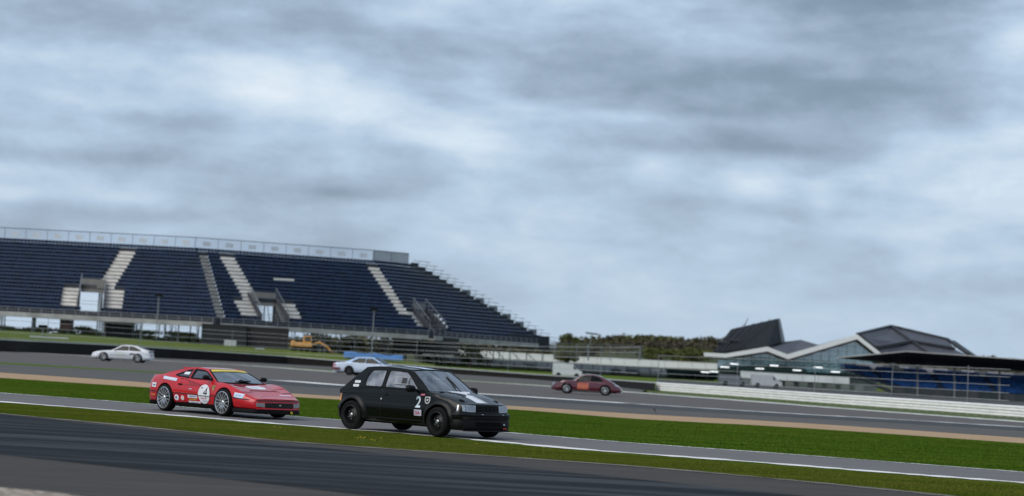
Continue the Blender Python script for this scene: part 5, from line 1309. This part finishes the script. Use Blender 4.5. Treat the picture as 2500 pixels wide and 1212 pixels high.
# ================================================================== WOODS
m_wood = M('bare spring wood', (0.085, 0.072, 0.055), 0.9, col2=(0.105, 0.108, 0.045), scale=0.02, island=0.45, spec=0.1, contrast=(.42, .62), detail=3)
m_bark = M('bark', (0.05, 0.042, 0.035), 0.9, var=0.3, scale=2, spec=0.1)
def leaf_cloud(cx, cy, cz, rx, ry, rz, n, size):
    a = rng.normal(size=(n, 3)); a /= np.linalg.norm(a, axis=1)[:, None]; r = rng.random(n) ** .45
    P = a * r[:, None] * np.array([rx, ry, rz]) + np.array([cx, cy, cz])
    return P, size * (0.6 + 0.8 * rng.random(n))
def leaf_mesh(name, Ps, Ss, mat, parent=None):
    P = np.concatenate(Ps); S = np.concatenate(Ss); n = len(P)
    a = rng.normal(size=(n, 3)); a /= np.linalg.norm(a, axis=1)[:, None]; b = np.cross(a, rng.normal(size=(n, 3))); b /= np.linalg.norm(b, axis=1)[:, None]
    V = np.stack([P - a * S[:, None], P + b * S[:, None] * .7, P + a * S[:, None], P - b * S[:, None] * .7], 1).reshape(-1, 3)
    F = [(4*i, 4*i+1, 4*i+2, 4*i+3) for i in range(n)]
    me = bpy.data.meshes.new(name); me.vertices.add(4 * n); me.vertices.foreach_set('co', V.astype(np.float32).ravel())
    me.loops.add(4 * n); me.loops.foreach_set('vertex_index', np.arange(4 * n, dtype=np.int32)); me.polygons.add(n)
    me.polygons.foreach_set('loop_start', np.arange(0, 4 * n, 4, dtype=np.int32)); me.polygons.foreach_set('loop_total', np.full(n, 4, dtype=np.int32)); me.update(); me.validate(); me.materials.append(mat)
    o = bpy.data.objects.new(name, me); COL.objects.link(o)
    if parent: o.parent = parent
    return o
T_WD = [(-400, 818), (900, 818), (1330, 838), (1395, 826), (1420, 824), (1480, 818), (1550, 815), (1640, 820), (1750, 823), (2000, 842), (2340, 866), (2400, 868), (2500, 876), (2900, 900)]
hill = [[], [], []]; Ps, Ss = [], []
for u in range(-500, 3001, 25):
    Y = 900; t = at(u, interp(T_WD, u), Y); hill[0].append(Vector((t.x * .8, 700, .02))); hill[1].append(Vector((t.x * .95, 860, t.z - 7.5))); hill[2].append(Vector((t.x * 1.1, 1040, t.z - 6)))
o = MB().grid(hill).build('hill', M('hill ground', (.05, .06, .025), .95, col2=(.08, .085, .04), scale=.02, spec=.1), None, True); o['kind'] = 'structure'
for u in np.arange(-300, 2900, 9.0):
    if 980 > u > -50 and int(u) % 2: continue
    for row in range(3):
        Y = 850 + 45 * row + rng.normal(0, 8); t = at(u + rng.normal(0, 8), interp(T_WD, u), 900 ); h = max(4, 5 + rng.normal(0, 1.2)); top = t.z * Y / 900 - rng.random() * 1.6 - (2 - row) * 2.4
        pc, sc = leaf_cloud(t.x * Y / 900, Y, top - h * .55, 4.2, 4, h * .62, 130, .75); Ps.append(pc); Ss.append(sc)
o = leaf_mesh('woodland', Ps, Ss, m_wood); tag(o, 'brown and olive spring woodland on the low hill behind the circuit', 'woodland', kind='stuff')
def tree(u, vtop, vbase, Y, wpx, label, col, col2):
    b = at(u, vbase, Y); t = at(u, vtop, Y); z0 = min(b.z, .5); H = t.z - z0; R = wpx / FPX * Y / 2; r = empty('tree', (b.x, Y, z0)); tag(r, label, 'tree')
    mb = MB(); mb.tube([(0, 0, 0), (.15, 0, H * .35), (0, .1, H * .8)], [.35, .25, .08], 8)
    for k in range(8):
        a = k * 2.4; z = H * (.3 + .07 * k); mb.tube([(0, 0, z), (cos(a) * R * .6, sin(a) * R * .6, z + H * .18)], [.12, .03], 5)
    mb.build('trunk', m_bark, r, True)
    Ps, Ss = [], []
    for k in range(26):
        a = rng.random() * 2 * pi; q = rng.random() ** .5; zz = rng.random()
        rr = R * sqrt(max(.05, 1 - (zz * 1.5 - .6) ** 2)) * .8
        p_, s_ = leaf_cloud(cos(a) * rr * q, sin(a) * rr * q, H * (.30 + .62 * zz), R * .33, R * .33, H * .10, 170, .20 * Y / 450); Ps.append(p_); Ss.append(s_)
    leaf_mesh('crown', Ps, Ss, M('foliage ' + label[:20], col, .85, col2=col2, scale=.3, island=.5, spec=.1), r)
tree(1386, 814, 880, 470, 74, 'round olive green tree just right of the big grandstand', (.085, .095, .035), (.15, .16, .06))
tree(1445, 826, 880, 520, 64, 'low brownish tree beside the round olive tree', (.075, .075, .04), (.11, .11, .06))
tree(1610, 850, 890, 600, 150, 'wide green hedge tree behind the white topped building', (.07, .085, .025), (.12, .13, .045))
tree(1700, 850, 890, 600, 130, 'green tree against the dark tower roof of the angular building', (.075, .09, .03), (.13, .14, .05))
# hedging that shows beneath and beyond the big stand
for k, (u, vt, w) in enumerate(((10, 795, 150), (105, 799, 150), (210, 797, 140), (345, 806, 150), (440, 810, 150))):
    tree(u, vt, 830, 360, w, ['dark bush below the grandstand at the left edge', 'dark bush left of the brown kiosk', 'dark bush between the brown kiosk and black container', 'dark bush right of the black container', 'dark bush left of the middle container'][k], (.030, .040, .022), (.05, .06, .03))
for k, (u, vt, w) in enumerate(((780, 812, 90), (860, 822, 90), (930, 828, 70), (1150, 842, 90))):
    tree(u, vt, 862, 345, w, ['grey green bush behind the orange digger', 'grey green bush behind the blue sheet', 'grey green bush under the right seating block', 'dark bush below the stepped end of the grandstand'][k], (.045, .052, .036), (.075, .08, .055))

# ================================================================== LOW PIT BUILDING WITH WHITE FASCIA
m_fasc = M('white fascia panel', (.80, .80, .80), .5, var=.07, scale=.2, detail=6)
m_dkfr = M('dark window frame', (.02, .025, .028), .5, var=.2, scale=2)
g_teal = glass('teal tinted glazing', (.10, .17, .17), .12, .03); m_soff = M('grey soffit', (.16, .17, .16), .7, var=.2, scale=1)
m_lamp = M('lit ceiling lamp', (.95, .97, 1.0), .4, emit=1.1); m_inn = M('dim interior', (.020, .032, .034), .8, col2=(.06, .085, .088), scale=.25, spec=.1)
YB = 500.0; pit = empty('pit_building'); tag(pit, 'long low building with white fascia and dark teal glazing', 'building')
T_FT = [(1030, 849), (1300, 864), (1560, 878), (1756, 888)]; T_FB = [(1030, 865), (1300, 880.5), (1560, 895), (1756, 903)]
edges = list(range(1030, 1757, 33)) + [1757]
for a, b in zip(edges, edges[1:]):
    q = [at(a + .4, interp(T_FB, a), YB), at(b - .4, interp(T_FB, b), YB), at(b - .4, interp(T_FT, b), YB), at(a + .4, interp(T_FT, a), YB)]
    MB().slab(q, (0, .5, 0)).build('fascia_panel', m_fasc, pit)
zf = at(1300, 880.5, YB).z; xl, xr_ = at(1030, 865, YB).x, at(1757, 903, YB).x
MB().box(((xl + xr_) / 2, YB + 8, zf + 1.0), (xr_ - xl, 15, .2)).build('roof', m_soff, pit); MB().box(((xl + xr_) / 2, YB + 3, zf - .15), (xr_ - xl, 6, .2)).build('soffit', m_soff, pit)
MB().box(((xl + xr_) / 2, YB + 12, zf / 2), (xr_ - xl, .3, zf)).build('back_wall', m_inn, pit)
npn = 26
for i in range(npn):
    x0, x1 = lerp(xl, xr_, i / npn), lerp(xl, xr_, (i + 1) / npn)
    MB().slab([(x0 + .08, YB + 2.5, 0.3), (x1 - .08, YB + 2.5, 0.3), (x1 - .08, YB + 2.5, zf - .3), (x0 + .08, YB + 2.5, zf - .3)], (0, .05, 0)).build('glass_pane', g_teal, pit)
    MB().box((x0, YB + 2.5, zf / 2), (.16, .2, zf)).build('mullion', m_dkfr, pit)
for u, v in ((1478, 903), (1484, 908), (1730, 911)):
    p = at(u, v, YB + 6); MB().box(p, (2.2, .5, .12)).build('ceiling_lamp', m_lamp, pit)

# ================================================================== ANGULAR PAVILION
wing = empty('pavilion'); tag(wing, 'angular modern building with zigzag white fascia, dark tower roof and teal glass', 'building')
YW = 430.0; m_roofd = M('dark standing seam roof', (.018, .020, .023), .6, var=.25, scale=.4, stretch=(3, .4, 1), detail=6, spec=.15)
m_roofl = M('grey roof panel', (.065, .065, .080), .5, var=.2, scale=.25, detail=6); m_roofedge = M('roof rib dark', (.03, .03, .034), .5, var=.2, scale=1)
def W(u, v, dy=0.0): return at(u, v, YW + dy)
def facet(name, pts, mat, th=.5, parent=None): return MB().slab([W(*p) for p in pts], (0, th * .7, -th)).build(name, mat, parent or wing)
zig = [(1720, 861), (1772, 864), (1874, 847), (1924, 866), (2093, 817), (2150, 862)]
for i, ((u0, v0), (u1, v1)) in enumerate(zip(zig, zig[1:])):
    w0, w1 = 9.5 + (2 if i > 1 else 0), 9.5 + (2 if i > 0 else 0)
    MB().slab([W(u0, v0 + w0), W(u1, v1 + w1), W(u1, v1), W(u0, v0)], (0, 1.2, 0)).build('fascia', m_fasc, wing)
    MB().slab([W(u0, v0 + w0 + 4.5, .6), W(u1, v1 + w1 + 4.5, .6), W(u1, v1 + w1, .6), W(u0, v0 + w0, .6)], (0, 1.0, 0)).build('soffit_band', M('dark red soffit', (.045, .016, .014), .6, var=.3, scale=.5), wing)
tw = facet('tower_roof', [(1740, 860, 1.5), (1772, 862, 1.5), (1874, 846, 1.5), (1908, 836, 9), (1899, 778, 13), (1785, 804, 11)], m_roofd)
MB().slab([W(1908, 836, 9), W(1899, 778, 13), W(1904, 779, 26), W(1916, 836, 26)], (.1, 0, 0)).build('tower_side', m_roofl, wing)
for (a, b) in (((1812, 797), (1822, 789)), ((1818, 795), (1826, 777))): MB().tube([W(*a, 12), W(*b, 12)], .10, 6).build('aerial', m_galv, wing)
for u, v in ((1766, 837), (1795, 832)): MB().bbox(W(u, v, 5), (2.4, 1.2, .5), .1).build('roof_vent', m_roofedge, wing)
for k in range(5): MB().bar(W(lerp(1750, 1790, k / 5) + 22 * k / 5, 858 - 2 * k, 1.2), W(1800 + 20 * k, 800 - 5 * k, 11), .10).build('roof_rib', m_roofedge, wing)
facet('roof_facet', [(1886, 849, 1.5), (1924, 866, 1.3), (2000, 843, 10), (1955, 830, 14)], m_roofl); facet('roof_facet', [(1874, 847, 1.3), (1886, 849, 1.5), (1955, 830, 14), (1908, 836, 14)], m_roofd)
facet('roof_facet', [(1924, 866, 1.3), (2093, 817, 1.3), (2100, 816, 10), (2000, 842, 10)], m_roofd)
rid = [(2093, 817, 1.2), (2176, 797, 16), (2312, 829, 16), (2364, 866, 6)]
facet('roof_facet', [(2097, 818, 1.2), (2176, 798, 16), (2222, 833, 9), (2142, 848, 2)], m_roofl); facet('roof_facet', [(2142, 849, 2), (2222, 834, 9), (2262, 862, 5), (2156, 866, 1.5)], m_roofl)
facet('roof_facet', [(2180, 799, 16), (2309, 829, 16), (2330, 850, 10), (2228, 833, 9)], m_roofl); facet('roof_facet', [(2230, 836, 9), (2331, 853, 10), (2360, 868, 6), (2268, 862, 5)], m_roofl)
for a, b in zip(rid, rid[1:]): MB().bar(W(a[0], a[1] - .5, a[2]), W(b[0], b[1] - .5, b[2]), .55).build('ridge_cap', m_roofedge, wing)
for a, b in (((2177, 798, 15.5), (2226, 834, 8.6)), ((2226, 834, 8.6), (2268, 863, 4.6)), ((2142, 848, 1.7), (2226, 833.5, 8.6)), ((2226, 833.5, 8.6), (2331, 851, 9.6)), ((2097, 817, 1), (2156, 866, 1.2))): MB().bar(W(*a), W(*b), .7, .5).build('roof_rib', m_roofedge, wing)
MB().slab([W(2360, 868, 6), W(2312, 830, 16), W(2330, 832, 40), W(2385, 870, 40)], (.1, 0, 0)).build('roof_facet', m_roofd, wing)
# curtain wall below the zigzag, pane by pane
g_wing = glass('pale teal curtain glass', (.30, .42, .42), .22, .05, .75, (.26, .50, .53))
zt = lambda u: interp(zig, u) + 16
cols = list(range(1752, 2131, 21))
for a, b in zip(cols, cols[1:]):
    rows = [908, 893, 880, 867, 854, 841, 828]
    off = lambda u: .03 * (u - 1900)
    for lo, hi in zip(rows, rows[1:]):
        va0, vb0 = lo + off(a), lo + off(b); va1, vb1 = max(hi + off(a), zt(a)), max(hi + off(b), zt(b))
        if va1 >= va0 - 1 and vb1 >= vb0 - 1: continue
        va1, vb1 = min(va1, va0 - .3), min(vb1, vb0 - .3)
        MB().slab([W(a + .5, va0 - .5, 2.2), W(b - .5, vb0 - .5, 2.2), W(b - .5, vb1, 2.2), W(a + .5, va1, 2.2)], (0, .06, 0)).build('glass_pane', g_wing, wing)
    MB().bar(W(a, 909 + off(a), 2.4), W(a, zt(a), 2.4), .10).build('mullion', m_dkfr, wing)
MB().slab([W(1752, 925, 8), W(2140, 925, 8), W(2140, 850, 8), W(2090, 832, 8), W(1924, 882, 8), W(1874, 866, 8), W(1752, 880, 8)], (0, .3, 0)).build('inner_wall', M('dim teal interior', (.06, .13, .13), .8, col2=(.15, .27, .28), scale=.18, spec=.1), wing)
MB().slab([W(1752, 910, 1.6), W(1970, 916, 1.6), W(1970, 903, 1.6), W(1900, 890, 1.6), W(1840, 893, 1.6), W(1752, 898, 1.6)], (0, .1, 0)).build('dark_glazing', M('dark green glazing', (.012, .028, .024), .15, var=.3, scale=.4), wing)
for u, v in ((1793, 889), (1770, 896.5), (1855, 900.5), (1890, 893), (1946, 904.5), (1998, 897.5), (2040, 908.5), (1722, 909), (1743, 908)): MB().box(W(u, v, 1.2), (1.7, .3, .16)).build('ceiling_lamp', m_lamp, wing)
ed = list(range(1808, 2112, 38))
for a, b in zip(ed, ed[1:]):
    q = [(a, 906 + .062 * (a - 1808) + 16), (b, 906 + .062 * (b - 1808) + 16), (b, 906 + .062 * (b - 1808)), (a, 906 + .062 * (a - 1808))]
    MB().slab([W(q[0][0] + .4, q[0][1], -1), W(q[1][0] - .4, q[1][1], -1), W(q[2][0] - .4, q[2][1], -1), W(q[3][0] + .4, q[3][1], -1)], (0, .4, 0)).build('balcony_panel', M('pale grey panel', (.66, .68, .71), .55, var=.14, scale=.3, detail=6), wing)
MB().slab([W(1752, 960, 4), W(2140, 985, 4), W(2140, 920, 4), W(1752, 906, 4)], (0, .3, 0)).build('ground_floor_wall', M('dim grey green wall', (.06, .08, .075), .7, col2=(.16, .18, .18), scale=.12, stretch=(1, 1, 3), spec=.2), wing)
for k in range(9): MB().slab([W(1815 + 34 * k, 945 + 2 * k, 2), W(1836 + 34 * k, 946 + 2 * k, 2), W(1836 + 34 * k, 926 + 2 * k, 2), W(1815 + 34 * k, 925 + 2 * k, 2)], (0, .2, 0)).build('garage_door', M('garage door grey', (.10, .13, .12), .6, col2=(.26, .28, .28), scale=.08), wing)

# ================================================================== RIGHT HAND COVERED STAND
rs = empty('covered_grandstand'); tag(rs, 'covered grandstand of bright blue seats under a dark sloping canopy at right', 'grandstand')
YR = 330.0
def R(u, v, dy=0.0): return at(u, v, YR + dy)
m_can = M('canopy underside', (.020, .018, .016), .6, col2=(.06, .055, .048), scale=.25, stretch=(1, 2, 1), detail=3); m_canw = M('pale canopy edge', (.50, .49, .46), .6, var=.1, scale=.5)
can_top = [(2044, 872.5), (2214, 857), (2500, 877), (2700, 891)]; can_bot = [(2044, 875), (2192, 890), (2500, 908), (2700, 919)]
for i, (a, b) in enumerate(zip(can_top, can_top[1:])):
    MB().slab([R(*a, -4), R(*b, -4), R(b[0], b[1] + 2.2, -4), R(a[0], a[1] + 2.2, -4)], (0, .5, 0)).build('canopy_edge', m_canw, rs)
n = 22
for i in range(n):
    u0, u1 = lerp(2044, 2700, i / n), lerp(2044, 2700, (i + 1) / n)
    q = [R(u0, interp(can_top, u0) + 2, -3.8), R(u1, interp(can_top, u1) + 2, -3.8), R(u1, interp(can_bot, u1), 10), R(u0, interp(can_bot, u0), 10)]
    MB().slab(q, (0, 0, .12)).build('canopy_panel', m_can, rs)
    if i > 1: MB().bar(R(u0, interp(can_top, u0) + 3.5, -3.6), R(u0, interp(can_bot, u0) + .4, 9.8), .16).build('canopy_rib', M('canopy rib', (.05, .046, .04), .6, var=.2, scale=1), rs)
# back glazing strip under the canopy
for i in range(20):
    u0, u1 = 2060 + 32 * i, 2091 + 32 * i; f = lambda u: .062 * (u - 2060)
    MB().slab([R(u0, 899 + f(u0), 11), R(u1, 899 + f(u1), 11), R(u1, 885.5 + f(u1), 11), R(u0, 885.5 + f(u0), 11)], (0, .1, 0)).build('rear_panel', M('rear panel light', (.40, .41, .44), .5, var=.2, scale=.3) if (i * 7) % 5 > 1 else M('rear panel dim', (.16, .17, .19), .5, var=.2, scale=.3), rs)
MB().slab([R(2165, 887, 8), R(2186, 887, 8), R(2206, 905, 8), R(2186, 905, 8)], (0, .4, 0)).build('stair_panel', m_canw, rs)
m_bseat = M('bright blue seat plastic', (.016, .080, .26), .45, var=.3, scale=.5, island=.4, spec=.3)
NR = 12; sb = MB(); f = lambda u: .062 * (u - 2060)
for k in range(NR):
    t = k / (NR - 1); v = lerp(938, 898, t); dy = lerp(0, 10, t); ul = lerp(2200, 2052, t ** .85)
    a_, b_ = R(ul, v + f(ul), dy), R(2700, v + f(2700), dy); d = (b_ - a_).normalized(); L = (b_ - a_).length
    MB().slab([a_ - Vector((0, 0, .34)), b_ - Vector((0, 0, .34)), b_, a_], (0, .9, 0)).build('terrace_row', M('terrace grey blue', (.05, .07, .11), .8, var=.25, scale=.6), rs)
    for i in range(int(L / .54)):
        s_ = (i + .5) * .54; u_ = ul + s_ / L * (2700 - ul)
        if any(abs(u_ - (c_ - 30 * t)) < 7 for c_ in (2160, 2300, 2430, 2560)) : continue
        seat_geo(sb, a_ + d * s_, d, Vector((-d.y, d.x, 0)))
o = sb.build('seat_rows', m_bseat, rs); o['kind'] = 'stuff'
# diagonal stair soffit at the left end, lower wall
MB().slab([R(2054, 908, -1), R(2066, 908, -1), R(2215, 968, -1), R(2200, 972, -1)], (0, .6, 0)).build('end_raker', M('dark raker', (.03, .035, .04), .6, var=.2, scale=1), rs)
for i in range(17):
    u0, u1 = 2180 + 30 * i, 2209 + 30 * i
    MB().slab([R(u0, 992 + f(u0), -.4), R(u1, 992 + f(u1), -.4), R(u1, 937 + f(u1), -.4), R(u0, 937 + f(u0), -.4)], (0, .3, 0)).build('front_panel', M('dark green panel', (.018, .030, .030), .6, col2=(.05, .06, .062), scale=.25) if i % 3 else M('grey panel', (.05, .055, .06), .6, var=.3, scale=.3), rs)
for k, uu in enumerate((2240, 2330, 2440, 2560)): MB().bar(R(uu, 980 + f(uu), -2), R(uu, 880 + f(uu), 2), .28).build('canopy_column', M('column grey', (.14, .15, .16), .6, var=.2, scale=1), rs)
# fence in front of the right hand stand
def rb(u):
    p = gp(u, sinterp(T_AB, min(u, 2640))); q = p + Vector((0, 16, 0)); q.z = .0; return q
catch_fence(list(range(1640, 2640, 24)), rb, [.95, 1.45, 1.95, 2.5, 3.0], 'wire catch fence on slim posts behind the white barrier', .045, .013, every=9)
# tall debris fence against the woods
db = empty('debris_fence'); tag(db, 'dark see through debris fence standing against the woods above the white fascia', 'fence')
YD = 420
for u in (1352, 1408, 1436, 1490, 1562): MB().bar(at(u, 880, YD), at(u, 838 + (u - 1352) * .035, YD), .35 if u in (1436, 1562) else .16).build('post', m_galv, db)
for k in range(6): MB().bar(at(1350, 838 + 6.2 * k, YD), at(1572, 846 + 6.0 * k, YD), .10).build('wire', m_galv, db)
MB().bar(at(1430, 813, YD), at(1460, 817, YD), .35).build('top_arm', m_galv, db); MB().bar(at(1445, 815, YD), at(1440, 842, YD), .16).build('arm_post', m_galv, db)

# ------------------------------------------------------------------ vehicles and huts behind the barriers
def van(u, v, Y, L, h, col, label, rz=0.0):
    p = at(u, v, Y); r = empty('van', (p.x, p.y, max(0.01, 0.012)), rz); tag(r, label, 'van')
    m = M('van paint %s' % str(col), col, .4, coat=.4, var=.06, scale=1)
    prof = [(-L/2, .35), (-L/2, h), (L*.18, h), (L*.33, h*.62), (L*.5, h*.48), (L*.5, .35)]
    MB().slab([(x, -.95, z) for x, z in prof], (0, 1.9, 0)).build('van_body', m, r)
    MB().slab([(L*.20, -.96, h*.60), (L*.315, -.96, h*.60), (L*.20, -.96, h*.92)], (0, -.02, 0)).build('door_window', m_dkfr, r)
    MB().slab([(L*.19, -.8, h*.985), (L*.325, -.8, h*.645), (L*.325, .8, h*.645), (L*.19, .8, h*.985)], (.02, 0, .02)).build('windscreen', m_dkfr, r)
    for x in (-L*.3, L*.32):
        for sy in (-.9, .9): MB().lathe([(.001, -.1), (.2, -.1), (.33, -.09), (.34, 0), (.33, .09), (.2, .1), (.001, .1)], 20).build('wheel', m_tyre, r, True).location = (x, sy, .34)
van(1385, 905, 300, 4.2, 2.0, (.62, .64, .66), 'white van parked behind the barrier left of the dark red coupe')
van(1870, 950, 330, 4.8, 2.0, (.46, .48, .50), 'pale grey van parked behind the white barrier near its left end')
van(1790, 945, 330, 4.4, 1.7, (.16, .17, .19), 'dark grey van parked behind the white barrier near its left end')
